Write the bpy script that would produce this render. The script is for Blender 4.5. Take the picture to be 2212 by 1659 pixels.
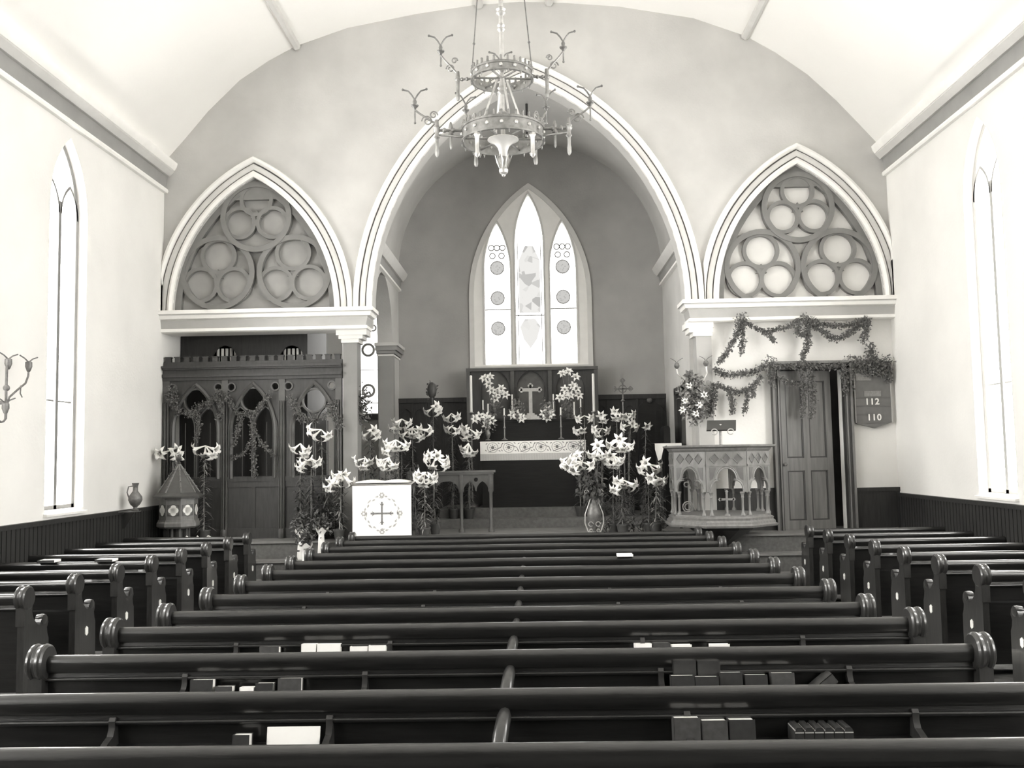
import bpy, bmesh, math, random
from mathutils import Vector, Matrix
random.seed(7)
for o in list(bpy.data.objects): bpy.data.objects.remove(o)
SC = bpy.context.scene
COL = SC.collection
PI = math.pi
# ------------------------------------------------------------ camera
F = 2050.0; CX, CY = 1106.0, 829.5; VX, VY = 1157.0, 984.0; ROLL = 0.0175; CZ = 1.93
Yc = Vector((VX-CX, -(VY-CY), -F)).normalized()
Xc = Vector((1, ROLL, 0)); Xc = (Xc - Yc*Xc.dot(Yc)).normalized()
Zc = Xc.cross(Yc)
RT = Matrix((Xc, Yc, Zc))                 # rows: world axes seen from the camera -> RT @ cam = world
cd = bpy.data.cameras.new('camera'); cam = bpy.data.objects.new('camera', cd); COL.objects.link(cam)
cam.matrix_world = Matrix.Translation((0, 0, CZ)) @ RT.to_4x4()
cd.sensor_fit = 'HORIZONTAL'; cd.sensor_width = 36; cd.lens = 36*F/2212; cd.clip_start = .1; cd.clip_end = 200
SC.camera = cam
CAMP = Vector((0, 0, CZ))
# ------------------------------------------------------------ view, world
SC.view_settings.view_transform = 'Standard'; SC.view_settings.look = 'None'
SC.view_settings.gamma = 1; SC.view_settings.use_curve_mapping = False
SC.view_settings.exposure = 0.92
w = bpy.data.worlds.new('sky'); SC.world = w; w.use_nodes = True
w.node_tree.nodes['Background'].inputs[0].default_value = (.95, .95, .92, 1)
w.node_tree.nodes['Background'].inputs[1].default_value = 1.0
LEFT_GLASS = 19.0; RIGHT_GLASS = 15.0; EAST_GLASS = 4.0

def ray(px, py): return RT @ Vector(((px-CX)/F, -(py-CY)/F, -1.0))
def at(px, py, y):                         # where the sight line of a photo pixel meets the plane y
    d = ray(px, py); return CAMP + d*(y/d.y)
def atx(px, py, x):
    d = ray(px, py); return CAMP + d*(x/d.x)
def xz(px, py, y=15.0):
    p = at(px, py, y); return (p.x, p.z)

# ------------------------------------------------------------ materials
def tint(v): return (v, v*.985, v*.95, 1)
def mat(name, v, rough=.6, metal=0.0, noise=0.0, scale=4.0, bump=0.0, bscale=60.0, stretch=None, coat=0.0, spec=.5, v2=None):
    m = bpy.data.materials.new(name); m.use_nodes = True
    nt = m.node_tree; b = nt.nodes['Principled BSDF']
    b.inputs['Base Color'].default_value = tint(v); b.inputs['Roughness'].default_value = rough
    b.inputs['Metallic'].default_value = metal; b.inputs['Specular IOR Level'].default_value = spec
    b.inputs['Coat Weight'].default_value = coat
    tc = nt.nodes.new('ShaderNodeTexCoord'); mp = nt.nodes.new('ShaderNodeMapping')
    nt.links.new(tc.outputs['Object'], mp.inputs['Vector'])
    if stretch: mp.inputs['Scale'].default_value = stretch
    if noise > 0:
        n = nt.nodes.new('ShaderNodeTexNoise'); n.inputs['Scale'].default_value = scale; n.inputs['Detail'].default_value = 6
        r = nt.nodes.new('ShaderNodeValToRGB')
        r.color_ramp.elements[0].position = .3; r.color_ramp.elements[1].position = .72
        r.color_ramp.elements[0].color = tint(v*(1-noise)); r.color_ramp.elements[1].color = tint(min(1, v2 or v*(1+noise)))
        nt.links.new(mp.outputs[0], n.inputs['Vector']); nt.links.new(n.outputs['Fac'], r.inputs['Fac'])
        nt.links.new(r.outputs['Color'], b.inputs['Base Color'])
    if bump > 0:
        n2 = nt.nodes.new('ShaderNodeTexNoise'); n2.inputs['Scale'].default_value = bscale; n2.inputs['Detail'].default_value = 4
        bp = nt.nodes.new('ShaderNodeBump'); bp.inputs['Strength'].default_value = bump; bp.inputs['Distance'].default_value = .01
        nt.links.new(mp.outputs[0], n2.inputs['Vector']); nt.links.new(n2.outputs['Fac'], bp.inputs['Height'])
        nt.links.new(bp.outputs['Normal'], b.inputs['Normal'])
    return m
def glassmat(name, s, lo=.75, scale=9.0, patches=False):
    m = bpy.data.materials.new(name); m.use_nodes = True; nt = m.node_tree
    nt.nodes.remove(nt.nodes['Principled BSDF']); out = nt.nodes['Material Output']
    e = nt.nodes.new('ShaderNodeEmission'); e.inputs['Strength'].default_value = s
    tc = nt.nodes.new('ShaderNodeTexCoord'); v = nt.nodes.new('ShaderNodeTexVoronoi'); v.inputs['Scale'].default_value = scale
    r = nt.nodes.new('ShaderNodeValToRGB')
    r.color_ramp.elements[0].color = tint(lo); r.color_ramp.elements[1].color = tint(1)
    r.color_ramp.elements[0].position = .0; r.color_ramp.elements[1].position = .45
    nt.links.new(tc.outputs['Object'], v.inputs['Vector']); nt.links.new(v.outputs['Color' if patches else 'Distance'], r.inputs['Fac'])
    nt.links.new(r.outputs['Color'], e.inputs['Color']); nt.links.new(e.outputs[0], out.inputs[0])
    return m
M = dict(
 pil=mat('grey_pilaster_paint', .21, .7, noise=.08, scale=3),
 westwall=mat('unseen_dark_west_wall', .05, .6, noise=.2, scale=3),  # unseen wall's low albedo keeps the pew backs dark
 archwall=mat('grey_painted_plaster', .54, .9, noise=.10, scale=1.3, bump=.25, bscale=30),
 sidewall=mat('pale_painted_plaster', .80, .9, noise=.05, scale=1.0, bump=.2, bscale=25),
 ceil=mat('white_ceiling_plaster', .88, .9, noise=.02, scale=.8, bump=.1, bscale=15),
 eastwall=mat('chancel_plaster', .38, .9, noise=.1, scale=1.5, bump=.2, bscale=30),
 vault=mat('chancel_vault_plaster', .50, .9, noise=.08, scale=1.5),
 white=mat('white_painted_moulding', .88, .6, noise=.03, scale=6),
 band=mat('pale_grey_moulding', .62, .7, noise=.04, scale=5),
 line=mat('dark_grey_line', .17, .7),  # dark grey for the moulding grooves and left mullions
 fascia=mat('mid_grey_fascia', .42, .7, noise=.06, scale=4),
 cove=mat('grey_wall_plate', .30, .75, noise=.08, scale=3),
 tracery=mat('grey_painted_tracery', .20, .65, noise=.08, scale=6),
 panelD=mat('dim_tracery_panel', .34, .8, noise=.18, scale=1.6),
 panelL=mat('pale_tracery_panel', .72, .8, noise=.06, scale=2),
 wood=mat('dark_varnished_oak', .012, .30, noise=.35, scale=7, stretch=(.6, 6, 6), coat=.35, spec=.5, bump=.12, bscale=24),
 woodend=mat('dark_oak_end', .030, .28, noise=.3, scale=7, stretch=(6, 6, 1), coat=.25),
 wainscot=mat('dark_stained_boarding', .024, .5, noise=.3, scale=6, stretch=(6, 6, .6)),
 screen=mat('carved_oak_screen', .042, .5, noise=.25, scale=6, stretch=(5, 5, .8)),
 screen2=mat('carved_oak_moulding', .085, .42, noise=.2, scale=6),
 door=mat('grained_door_paint', .17, .38, noise=.25, scale=3, stretch=(6, 6, .5)),
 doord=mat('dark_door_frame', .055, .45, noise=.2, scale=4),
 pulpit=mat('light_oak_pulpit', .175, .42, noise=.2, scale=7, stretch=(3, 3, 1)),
 pulpitd=mat('dark_oak_and_recess_shade', .10, .5, noise=.2, scale=7),  # darker oak, also used as painted shade on pulpit spandrels and lozenges
 floor=mat('aisle_carpet', .10, .9, noise=.3, scale=12, bump=.4, bscale=200),
 step=mat('step_boards', .20, .55, noise=.2, scale=5),
 stepc=mat('step_riser_carpet', .12, .85, noise=.2, scale=20),
 brass=mat('dulled_brass', .26, .42, metal=.45, noise=.25, scale=20),
 brassd=mat('dark_aged_brass', .17, .45, metal=.3, noise=.3, scale=25),
 brassl=mat('polished_brass', .50, .35, metal=.4, noise=.15, scale=20),
 opal=mat('opal_glass_bell', .62, .25, noise=.05, scale=8),
 petal=mat('white_lily_petal', .90, .55),
 leaf=mat('lily_leaf', .075, .5, noise=.35, scale=30),
 leafl=mat('pale_lily_leaf', .20, .5, noise=.35, scale=30),
 ivy=mat('evergreen_garland_leaf', .15, .6, noise=.5, scale=40),
 ivyd=mat('screen_vine_leaf', .13, .6, noise=.5, scale=40),
 cloth=mat('white_linen', .86, .8, noise=.02, scale=6, bump=.1, bscale=90),
 clothg=mat('grey_fringe', .34, .9, noise=.15, scale=60),
 embro=mat('embroidery_thread', .17, .7, noise=.3, scale=60),
 embrol=mat('pale_embroidery_thread', .42, .7, noise=.3, scale=60),
 paper=mat('white_paper', .88, .8, noise=.03, scale=10),
 cover=mat('dark_book_cloth', .018, .6, noise=.3, scale=30),
 cover2=mat('worn_grey_book_cloth', .045, .6, noise=.3, scale=30),
 board=mat('slate_grey_board', .155, .7, noise=.08, scale=12),
 slip=mat('faded_card_slip', .26, .7, noise=.2, scale=40),
 digits=mat('white_number_card', .85, .6),
 enamel=mat('white_enamel_plate', .9, .3),
 candle=mat('wax_candle', .82, .5),
 dark=mat('black_door_fill', .012, .8),
 pipe=mat('painted_organ_pipe', .8, .35),
 pot=mat('dark_clay_pot', .05, .6),
 leadd=mat('leaded_dark_glass', .22, .5),
 gL=glassmat('north_window_glass', LEFT_GLASS, .8, 7), gR=glassmat('south_window_glass', RIGHT_GLASS, .9, 7),
 gE=glassmat('altar_window_glass', EAST_GLASS, .55, 16), gC=glassmat('chapel_window_glass', 2.2, .5, 9),
 gFig=glassmat('figured_window_glass', .46, .5, 7, True),
 gRound=glassmat('roundel_glass', .33, .62, 22),
)

# ------------------------------------------------------------ mesh helpers
def wloc(o):
    v = Vector((0, 0, 0))
    while o is not None: v = v + o.location; o = o.parent
    return v
class MB:
    def __init__(s): s.v = []; s.f = []; s.mi = []
    def add(s, vs, fs, mi=0):
        b = len(s.v); s.v += [tuple(p) for p in vs]
        for f in fs: s.f.append(tuple(b+i for i in f)); s.mi.append(mi)
        return s
    def box(s, a, b, mi=0):
        x0, y0, z0 = [min(a[i], b[i]) for i in range(3)]; x1, y1, z1 = [max(a[i], b[i]) for i in range(3)]
        return s.add([(x0,y0,z0),(x1,y0,z0),(x1,y1,z0),(x0,y1,z0),(x0,y0,z1),(x1,y0,z1),(x1,y1,z1),(x0,y1,z1)],
              [(0,3,2,1),(4,5,6,7),(0,1,5,4),(1,2,6,5),(2,3,7,6),(3,0,4,7)], mi)
    def cone(s, a, b, r0, r1, n=10, mi=0, caps=True):
        a = Vector(a); b = Vector(b); d = (b-a)
        if d.length < 1e-7: return s
        d.normalize(); u = d.orthogonal().normalized(); v = d.cross(u)
        vs = []
        for c, r in ((a, r0), (b, r1)):
            for i in range(n):
                t = 2*PI*i/n; vs.append(c + (u*math.cos(t)+v*math.sin(t))*r)
        fs = [(i, (i+1) % n, n+(i+1) % n, n+i) for i in range(n)]
        if caps: fs += [tuple(range(n-1, -1, -1)), tuple(range(n, 2*n))]
        return s.add(vs, fs, mi)
    def tube(s, pts, r, n=8, mi=0):
        P = [Vector(p) for p in pts]; R = r if isinstance(r, (list, tuple)) else [r]*len(P)
        vs = []; ref = None
        for i, p in enumerate(P):
            d = (P[min(i+1, len(P)-1)]-P[max(i-1, 0)])
            d = d.normalized() if d.length > 1e-9 else Vector((0, 0, 1))
            if ref is None: ref = d.orthogonal().normalized()
            ref = (ref - d*ref.dot(d))
            ref = ref.normalized() if ref.length > 1e-6 else d.orthogonal().normalized()
            v = d.cross(ref)
            for k in range(n):
                t = 2*PI*k/n; vs.append(p+(ref*math.cos(t)+v*math.sin(t))*R[i])
        fs = []
        for i in range(len(P)-1):
            for k in range(n): fs.append((i*n+k, i*n+(k+1) % n, (i+1)*n+(k+1) % n, (i+1)*n+k))
        fs += [tuple(range(n-1, -1, -1)), tuple(range((len(P)-1)*n, len(P)*n))]
        return s.add(vs, fs, mi)
    def lathe(s, prof, c=(0, 0, 0), axis='z', n=20, mi=0, phase=0.0, a0=0.0, a1=2*PI, caps=True):
        full = abs(a1-a0-2*PI) < 1e-6; vs = []; m = n if full else n+1
        for r, h in prof:
            for i in range(m):
                t = a0+(a1-a0)*i/n+phase; x, y = r*math.cos(t), r*math.sin(t)
                p = (x, y, h) if axis == 'z' else ((h, x, y) if axis == 'x' else (x, h, y))
                vs.append((c[0]+p[0], c[1]+p[1], c[2]+p[2]))
        fs = []
        for j in range(len(prof)-1):
            for i in range(n):
                k = (i+1) % m; fs.append((j*m+i, j*m+k, (j+1)*m+k, (j+1)*m+i))
        if full and caps: fs += [tuple(range(m-1, -1, -1)), tuple(range((len(prof)-1)*m, len(prof)*m))]
        return s.add(vs, fs, mi)
    def prism(s, poly, axis, a, b, mi=0):           # poly of 2D points; axis 'x': (y,z), 'y': (x,z), 'z': (x,y)
        n = len(poly)
        def q(p, t): return (t, p[0], p[1]) if axis == 'x' else ((p[0], t, p[1]) if axis == 'y' else (p[0], p[1], t))
        vs = [q(p, a) for p in poly]+[q(p, b) for p in poly]
        fs = [(i, (i+1) % n, n+(i+1) % n, n+i) for i in range(n)]+[tuple(range(n-1, -1, -1)), tuple(range(n, 2*n))]
        return s.add(vs, fs, mi)
    def sphere(s, c, r, n=10, m=6, sc=(1, 1, 1), mi=0):
        prof = [(max(1e-4, r*math.sin(PI*j/m)), -r*math.cos(PI*j/m)) for j in range(m+1)]
        b = len(s.v); s.lathe(prof, (0, 0, 0), 'z', n, mi)
        for i in range(b, len(s.v)):
            x, y, z = s.v[i]; s.v[i] = (c[0]+x*sc[0], c[1]+y*sc[1], c[2]+z*sc[2])
        return s
    def ring(s, cx, cz, r0, r1, y0, y1, n=32, mi=0):     # annulus in the xz plane
        vs = []
        for y in (y0, y1):
            for r in (r0, r1):
                for i in range(n): t = 2*PI*i/n; vs.append((cx+r*math.cos(t), y, cz+r*math.sin(t)))
        fs = []
        for i in range(n):
            k = (i+1) % n
            fs += [(i, n+i, n+k, k), (2*n+i, 2*n+k, 3*n+k, 3*n+i), (i, k, 2*n+k, 2*n+i), (n+i, 3*n+i, 3*n+k, n+k)]
        return s.add(vs, fs, mi)
    def xf(s, mtx, start=0):
        for i in range(start, len(s.v)): s.v[i] = tuple(mtx @ Vector(s.v[i]))
        return s
    def build(s, name, m, parent=None, smooth=True, ang=35, raw=False):
        if not isinstance(m, (list, tuple)): m = [m]
        if parent is not None: org = Vector((0, 0, 0)) if raw else wloc(parent)
        else:
            xs = [p[0] for p in s.v]; ys = [p[1] for p in s.v]; zs = [p[2] for p in s.v]
            org = Vector(((min(xs)+max(xs))/2, (min(ys)+max(ys))/2, min(zs)))
        me = bpy.data.meshes.new(name); me.from_pydata([(p[0]-org.x, p[1]-org.y, p[2]-org.z) for p in s.v], [], s.f)
        for k in m: me.materials.append(k)
        for i, p in enumerate(me.polygons): p.material_index = s.mi[i]
        bm = bmesh.new(); bm.from_mesh(me); bmesh.ops.recalc_face_normals(bm, faces=bm.faces); bm.to_mesh(me); bm.free()
        if smooth:
            me.shade_smooth(); me.set_sharp_from_angle(angle=math.radians(ang))
        o = bpy.data.objects.new(name, me); COL.objects.link(o)
        if parent is not None: o.parent = parent
        else: o.location = org
        return o
def tag(o, label=None, cat=None, group=None, kind=None):
    if label: o['label'] = label
    if cat: o['category'] = cat
    if group: o['group'] = group
    if kind: o['kind'] = kind
    return o
def st(o, label, cat='structure'): return tag(o, label, cat, kind='structure')
def thing(name, label, cat, loc=(0, 0, 0), group=None):
    o = bpy.data.objects.new(name, None); COL.objects.link(o); o.location = loc; o.empty_display_size = .1
    return tag(o, label, cat, group)
def copy_tree(o, parent=None):
    c = o.copy(); COL.objects.link(c); c.parent = parent
    for ch in list(o.children): copy_tree(ch, c)
    return c
def plate(name, outer, holes, orient, p0, p1, m, parent=None):
    """flat slab with true holes; outline points are (u, z); orient 'y' -> u is x, 'x' -> u is y"""
    cu = bpy.data.curves.new('outline', 'CURVE'); cu.dimensions = '2D'; cu.fill_mode = 'BOTH'; cu.extrude = abs(p1-p0)/2
    for loop in [outer]+list(holes):
        sp = cu.splines.new('POLY'); sp.points.add(len(loop)-1)
        for i, (a, b) in enumerate(loop): sp.points[i].co = (a, b, 0, 1)
        sp.use_cyclic_u = True
    t = bpy.data.objects.new('outline', cu); COL.objects.link(t)
    me = bpy.data.meshes.new_from_object(t); bpy.data.objects.remove(t); bpy.data.curves.remove(cu)
    c = (p0+p1)/2; mb = MB(); vs = []
    for v in me.vertices:
        a, b, w_ = v.co; vs.append((a, c+w_, b) if orient == 'y' else (c+w_, a, b))
    mb.add(vs, [tuple(p.vertices) for p in me.polygons]); bpy.data.meshes.remove(me)
    # weld
    bm = bmesh.new(); vv = [bm.verts.new(v) for v in mb.v]
    for f in mb.f:
        try: bm.faces.new([vv[i] for i in f])
        except ValueError: pass
    bmesh.ops.remove_doubles(bm, verts=bm.verts, dist=1e-5); bm.verts.index_update()
    out = MB(); out.v = [tuple(v.co) for v in bm.verts]; out.f = [tuple(v.index for v in f.verts) for f in bm.faces]; out.mi = [0]*len(out.f); bm.free()
    return out.build(name, m, parent, ang=30)
def circ(cx, cz, r, n=28, ph=0): return [(cx+r*math.cos(2*PI*i/n+ph), cz+r*math.sin(2*PI*i/n+ph)) for i in range(n)]
def gothic(cx, a, h, z0, n=14, d=0.0):
    """pointed arch from the left springing over the apex to the right one, concentric offset d"""
    R = (a*a+h*h)/(2*a); k = R-a; Rd = R+d; ta = math.acos(max(-1, min(1, k/Rd)))
    L = [(cx+k-Rd*math.cos(ta*i/n), z0+Rd*math.sin(ta*i/n)) for i in range(n+1)]
    return L+[(2*cx-p[0], p[1]) for p in L[-2::-1]]
def arch_band(mb, cx, a, h, z0, sec, mi=0, n=18, xmin=-99, xmax=99, orient='y', foot=None):
    """sweep a cross-section [(offset, depth)] along a pointed arch"""
    rows = []
    for d, y in sec:
        g = gothic(cx, a, h, z0, n, d)
        if foot is not None: g = [(g[0][0], foot)]+g+[(g[-1][0], foot)]
        rows.append([(min(xmax, max(xmin, p[0])), y, p[1]) for p in g])
    m = len(rows[0]); vs = [p for r in rows for p in r]; fs = []
    for j in range(len(rows)):
        k = (j+1) % len(rows)
        for i in range(m-1): fs.append((j*m+i, j*m+i+1, k*m+i+1, k*m+i))
    fs += [tuple(j*m for j in range(len(rows))), tuple(j*m+m-1 for j in range(len(rows)-1, -1, -1))]
    if orient == 'x': vs = [(p[1], p[0], p[2]) for p in vs]
    return mb.add(vs, fs, mi)
def lev(a, n): return [a[0]+(a[1]-a[0])*i/(n-1) for i in range(n)]

# ------------------------------------------------------------ the shell
XL, XR, YA, YW = -5.95, 5.68, 15.0, -6.0
CE = [(-5.95, 6.80), (-5.60, 7.20), (-5.24, 7.63), (-4.72, 8.14), (-4.25, 8.45), (-3.79, 8.69), (-2.95, 8.97), (-1.8, 9.175),
      (-.9, 9.29), (-.13, 9.33), (.6, 9.29), (1.5, 9.20), (2.7, 8.97), (3.53, 8.65), (4.0, 8.36), (4.5, 7.98), (4.95, 7.53), (5.34, 7.08), (5.68, 6.68)]
def fz(y): return .02-.0066*(y-3.4)          # the nave floor falls slightly towards the chancel
PZ = .70                                      # chancel platform
mb = MB(); mb.add([(XL-.4, YW, fz(YW)), (XR+.4, YW, fz(YW)), (XR+.4, 14.3, fz(14.3)), (XL-.4, 14.3, fz(14.3)),
                   (XL-.4, YW, -.5), (XR+.4, YW, -.5), (XR+.4, 14.3, -.5), (XL-.4, 14.3, -.5)],
                  [(0,1,2,3),(7,6,5,4),(0,4,5,1),(1,5,6,2),(2,6,7,3),(3,7,4,0)])
st(mb.build('floor', M['floor'], smooth=False), 'dark carpeted nave floor under the pews', 'floor')
mb = MB()
for i, (y0, z1) in enumerate(((14.02, .16), (14.24, .43), (14.47, PZ))):
    mb.box((XL, y0+.03, -.2), (XR, 18.7, z1-.035), 0)
    mb.box((XL, y0, z1-.035), (XR, (y0+.5 if i < 2 else 18.7), z1), 1)
st(mb.build('floor_chancel_steps', [M['stepc'], M['step']], smooth=False), 'three wide steps with pale nosings up to the chancel platform', 'steps')
mb = MB(); mb.box((-2.55, 16.35, PZ), (2.46, 18.3, PZ+.16)).box((-1.7, 16.75, PZ+.16), (1.6, 18.3, PZ+.32))
st(mb.build('floor_sanctuary', M['stepc'], smooth=False), 'dark carpeted sanctuary steps under the altar', 'steps')
# ceiling
mb = MB(); up = [(x, z+.18) for x, z in CE]
mb.prism(CE+up[::-1], 'y', YW, YA)
st(mb.build('ceiling', M['ceil'], ang=60), 'white curved plaster ceiling over the nave', 'ceiling')
NT = [0]
def trim(mb, mats, label, cat='trim', ang=35):
    NT[0] += 1; return st(mb.build('trim_%d' % NT[0], mats, ang=ang), label, cat)
for x, lab in ((-3.79, 'thin pale ceiling rib left of the chandelier, meeting the arch wall at its left haunch'), (-.78, 'thin ceiling rib just left of the chandelier rod'),
               (.36, 'thin ceiling rib just right of the chandelier rod'), (3.53, 'thin pale ceiling rib far right of the chandelier')):
    i = max(j for j in range(len(CE)-1) if CE[j][0] <= x); a, b = CE[i], CE[i+1]; t = (x-a[0])/(b[0]-a[0]); z = a[1]+t*(b[1]-a[1])
    sl = math.atan2(b[1]-a[1], b[0]-a[0])
    mb = MB(); pr = [(-.065, .03), (-.065, -.03), (-.035, -.075), (.035, -.075), (.065, -.03), (.065, .03)]
    mb.prism([(x+p[0]*math.cos(sl)-p[1]*math.sin(sl), z+p[0]*math.sin(sl)+p[1]*math.cos(sl)) for p in pr], 'y', YW, YA-.02)
    trim(mb, M['band'], lab)
# arch wall above the cornice: one slab with three notches
ACX, AA, AH, AZ = -.075, 2.50, 3.73, 4.31     # the big arch
SA, SH = 1.31, 2.20; SLX, SRX = -4.48, 4.26   # the side arches
out = [(XL, AZ)]+CE+[(XR, AZ)]
out += gothic(SRX, SA, SH, AZ)[::-1]+gothic(ACX, AA, AH, AZ, 22)[::-1]+gothic(SLX, SA, SH, AZ)[::-1]
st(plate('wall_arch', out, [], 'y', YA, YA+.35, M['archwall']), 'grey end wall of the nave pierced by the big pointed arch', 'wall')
def moulding(cx, a, h, xmin, xmax, lab):
    mb = MB(); y = YA
    arch_band(mb, cx, a, h, AZ, [(-.0, y+.02), (-.0, y-.05), (.045, y-.075), (.085, y-.05), (.085, y+.02)], 0, 20, xmin, xmax)
    arch_band(mb, cx, a, h, AZ, [(.085, y+.02), (.085, y-.012), (.108, y-.012), (.108, y+.02)], 2, 20, xmin, xmax)
    arch_band(mb, cx, a, h, AZ, [(.108, y+.02), (.108, y-.035), (.15, y-.05), (.19, y-.04), (.19, y+.02)], 1, 20, xmin, xmax)
    arch_band(mb, cx, a, h, AZ, [(.19, y+.02), (.19, y-.012), (.215, y-.012), (.215, y+.02)], 2, 20, xmin, xmax)
    arch_band(mb, cx, a, h, AZ, [(.215, y+.02), (.215, y-.07), (.25, y-.10), (.285, y-.09), (.30, y-.05), (.30, y+.02)], 0, 20, xmin, xmax)
    trim(mb, [M['white'], M['band'], M['line']], lab, 'arch moulding', 50)
moulding(ACX, AA, AH, -2.872, 2.722, 'white and grey banded moulding round the big pointed chancel arch')
moulding(SLX, SA, SH, XL, -2.876, 'white and grey banded moulding round the pointed arch above the wooden screen')
moulding(SRX, SA, SH, 2.726, XR, 'white and grey banded moulding round the pointed arch above the panelled door')
# blind tracery in the side arches
def tracery(cx, y, circles, pm, lab, lab2):
    g = gothic(cx, SA, SH, AZ)
    mb = MB(); mb.prism(g, 'y', y+.05, y+.09)
    st(mb.build('wall_panel', pm, smooth=False), lab2, 'panel')
    mb = MB()
    arch_band(mb, cx, SA, SH, AZ, [(0, y+.05), (0, y-.04), (-.10, y-.04), (-.10, y+.05)], 0, 18)
    mb.box((cx-SA, y-.03, AZ), (cx+SA, y+.05, AZ+.025))
    e = 0
    for bx, bz, br, small, sr in circles:
        e += .003; mb.ring(bx, bz, br-.085, br, y-.045-e, y+.05, 44)
        for (sx, sz) in small:
            e += .002; mb.ring(sx, sz, sr, sr+.06, y-.02-e, y+.05, 36)
        mx = sum(p[0] for p in small)/3; mz = sum(p[1] for p in small)/3
        mb.prism(circ(mx, mz, .10, 3, PI/6+PI), 'y', y-.02, y+.05)
    # solid head of the arch
    top = gothic(cx, SA, SH, AZ, 18); k = 4; seg = top[18-k:18+k+1]
    mb.prism(seg, 'y', y-.035, y+.05)
    trim(mb, M['tracery'], lab, 'tracery', 40)
def C3(big, rpx, smalls, srpx):
    b = xz(*big, 15.12); return (b[0], b[1], rpx/136., [xz(*s_, 15.12) for s_ in smalls], srpx/136.)
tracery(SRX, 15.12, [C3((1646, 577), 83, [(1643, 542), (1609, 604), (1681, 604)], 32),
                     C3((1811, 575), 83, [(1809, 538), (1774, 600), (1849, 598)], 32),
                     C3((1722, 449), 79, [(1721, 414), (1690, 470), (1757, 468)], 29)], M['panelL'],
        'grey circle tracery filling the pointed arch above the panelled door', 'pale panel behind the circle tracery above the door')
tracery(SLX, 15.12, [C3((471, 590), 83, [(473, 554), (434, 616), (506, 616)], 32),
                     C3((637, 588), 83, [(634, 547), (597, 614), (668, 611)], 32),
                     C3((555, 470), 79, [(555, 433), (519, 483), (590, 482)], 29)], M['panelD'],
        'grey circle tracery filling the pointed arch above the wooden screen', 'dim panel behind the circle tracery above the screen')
# cornices over the side openings: stacked courses with returned ends
def cornice(x0, x1, yb, prof, lab, lside, rside):
    mb = MB(); R_ = []
    for o, z, mi in prof:
        R_.append(([(x0-(o if lside else 0), YA-o, z), (x1+(o if rside else 0), YA-o, z), (x1+(o if rside else 0), yb, z), (x0-(o if lside else 0), yb, z)], mi))
    for (a, _), (b, mi) in zip(R_[:-1], R_[1:]):
        mb.add(a+b, [(0,1,5,4),(1,2,6,5),(2,3,7,6),(3,0,4,7)], mi)
    mb.add(R_[0][0], [(0,1,2,3)], R_[0][1]); mb.add(R_[-1][0], [(3,2,1,0)], R_[-1][1])
    trim(mb, [M['white'], M['fascia'], M['band']], lab, 'cornice', 20)
prof = [(.20, 4.33, 0), (.20, 4.27, 0), (.17, 4.265, 2), (.165, 4.25, 2), (.15, 4.20, 0), (.10, 4.19, 0), (.10, 4.175, 1), (.07, 4.05, 1), (.09, 4.045, 0), (.09, 4.0, 0), (.05, 3.985, 0)]
cornice(XL, -2.73, 15.38, prof, 'grey and white cornice beam over the wooden screen', False, True)
cornice(2.55, XR, 15.38, prof, 'grey and white cornice beam over the panelled door and garlands', True, False)
mb = MB()
for o, z0, z1, mi in ((.10, 3.90, 3.99, 0), (.06, 3.84, 3.90, 2), (.02, 3.78, 3.84, 0)):
    mb.box((-3.05-o, 15-o*.3, z0), (-2.82+o*1.6, 15.38, z1), mi)
mb.box((-3.05, 15.02, PZ), (-2.82, 15.36, 3.8), 1)
trim(mb, [M['band'], M['pil'], M['band']], 'grey pilaster standing at the right end of the wooden screen', 'pilaster')
mb = MB()
for o, z0, z1 in ((.10, 3.90, 3.99), (.07, 3.83, 3.90), (.03, 3.77, 3.83)): mb.box((2.58-o*1.6, 15-o*.3, z0), (2.82+o*.3, 15.38, z1), 0)
mb.box((2.58, 15.02, PZ), (2.82, 15.36, 3.8), 1)
trim(mb, [M['white'], M['fascia']], 'grey pilaster behind the pulpit under the end of the right cornice', 'pilaster')
# recessed wall on the right with the doorway
DX0, DX1, DZ = 3.86, 4.86, 3.22
o_ = plate('wall_vestry', [(2.82, PZ), (DX0, PZ), (DX0, DZ), (DX1, DZ), (DX1, PZ), (XR, PZ), (XR, 4.06), (2.82, 4.06)], [], 'y', 15.10, 15.30, M['sidewall'])
st(o_, 'pale wall under the right cornice, hung with garlands', 'wall')
mb = MB(); mb.box((2.82, 15.06, PZ), (DX0-.12, 15.10, 1.30)).box((2.82, 15.04, 1.30), (DX0-.12, 15.10, 1.36))
mb.box((DX1+.12, 15.06, PZ), (XR, 15.10, 1.28)).box((DX1+.12, 15.04, 1.28), (XR, 15.10, 1.34))
st(mb.build('baseboard_vestry', M['wainscot'], smooth=False), 'dark dado boarding either side of the panelled door', 'wainscot')
mb = MB()
for s_, x in ((-1, DX0), (1, DX1)):
    mb.box((x, 14.98, PZ), (x+s_*.12, 15.12, DZ+.06), 0); mb.box((x+s_*.085, 14.95, PZ), (x+s_*.12, 15.0, DZ+.1), 1); mb.box((x+s_*.02, 14.96, PZ), (x+s_*.04, 15.0, DZ+.02), 1)
mb.box((DX0-.12, 14.98, DZ), (DX1+.12, 15.12, DZ+.10), 0).box((DX0-.14, 14.95, DZ+.08), (DX1+.14, 15.0, DZ+.12), 1)
mb.box((DX0, 15.1, DZ-.01), (DX1, 15.32, DZ+.03), 0)
trim(mb, [M['doord'], M['door']], 'dark moulded frame round the panelled door', 'door frame')
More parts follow.
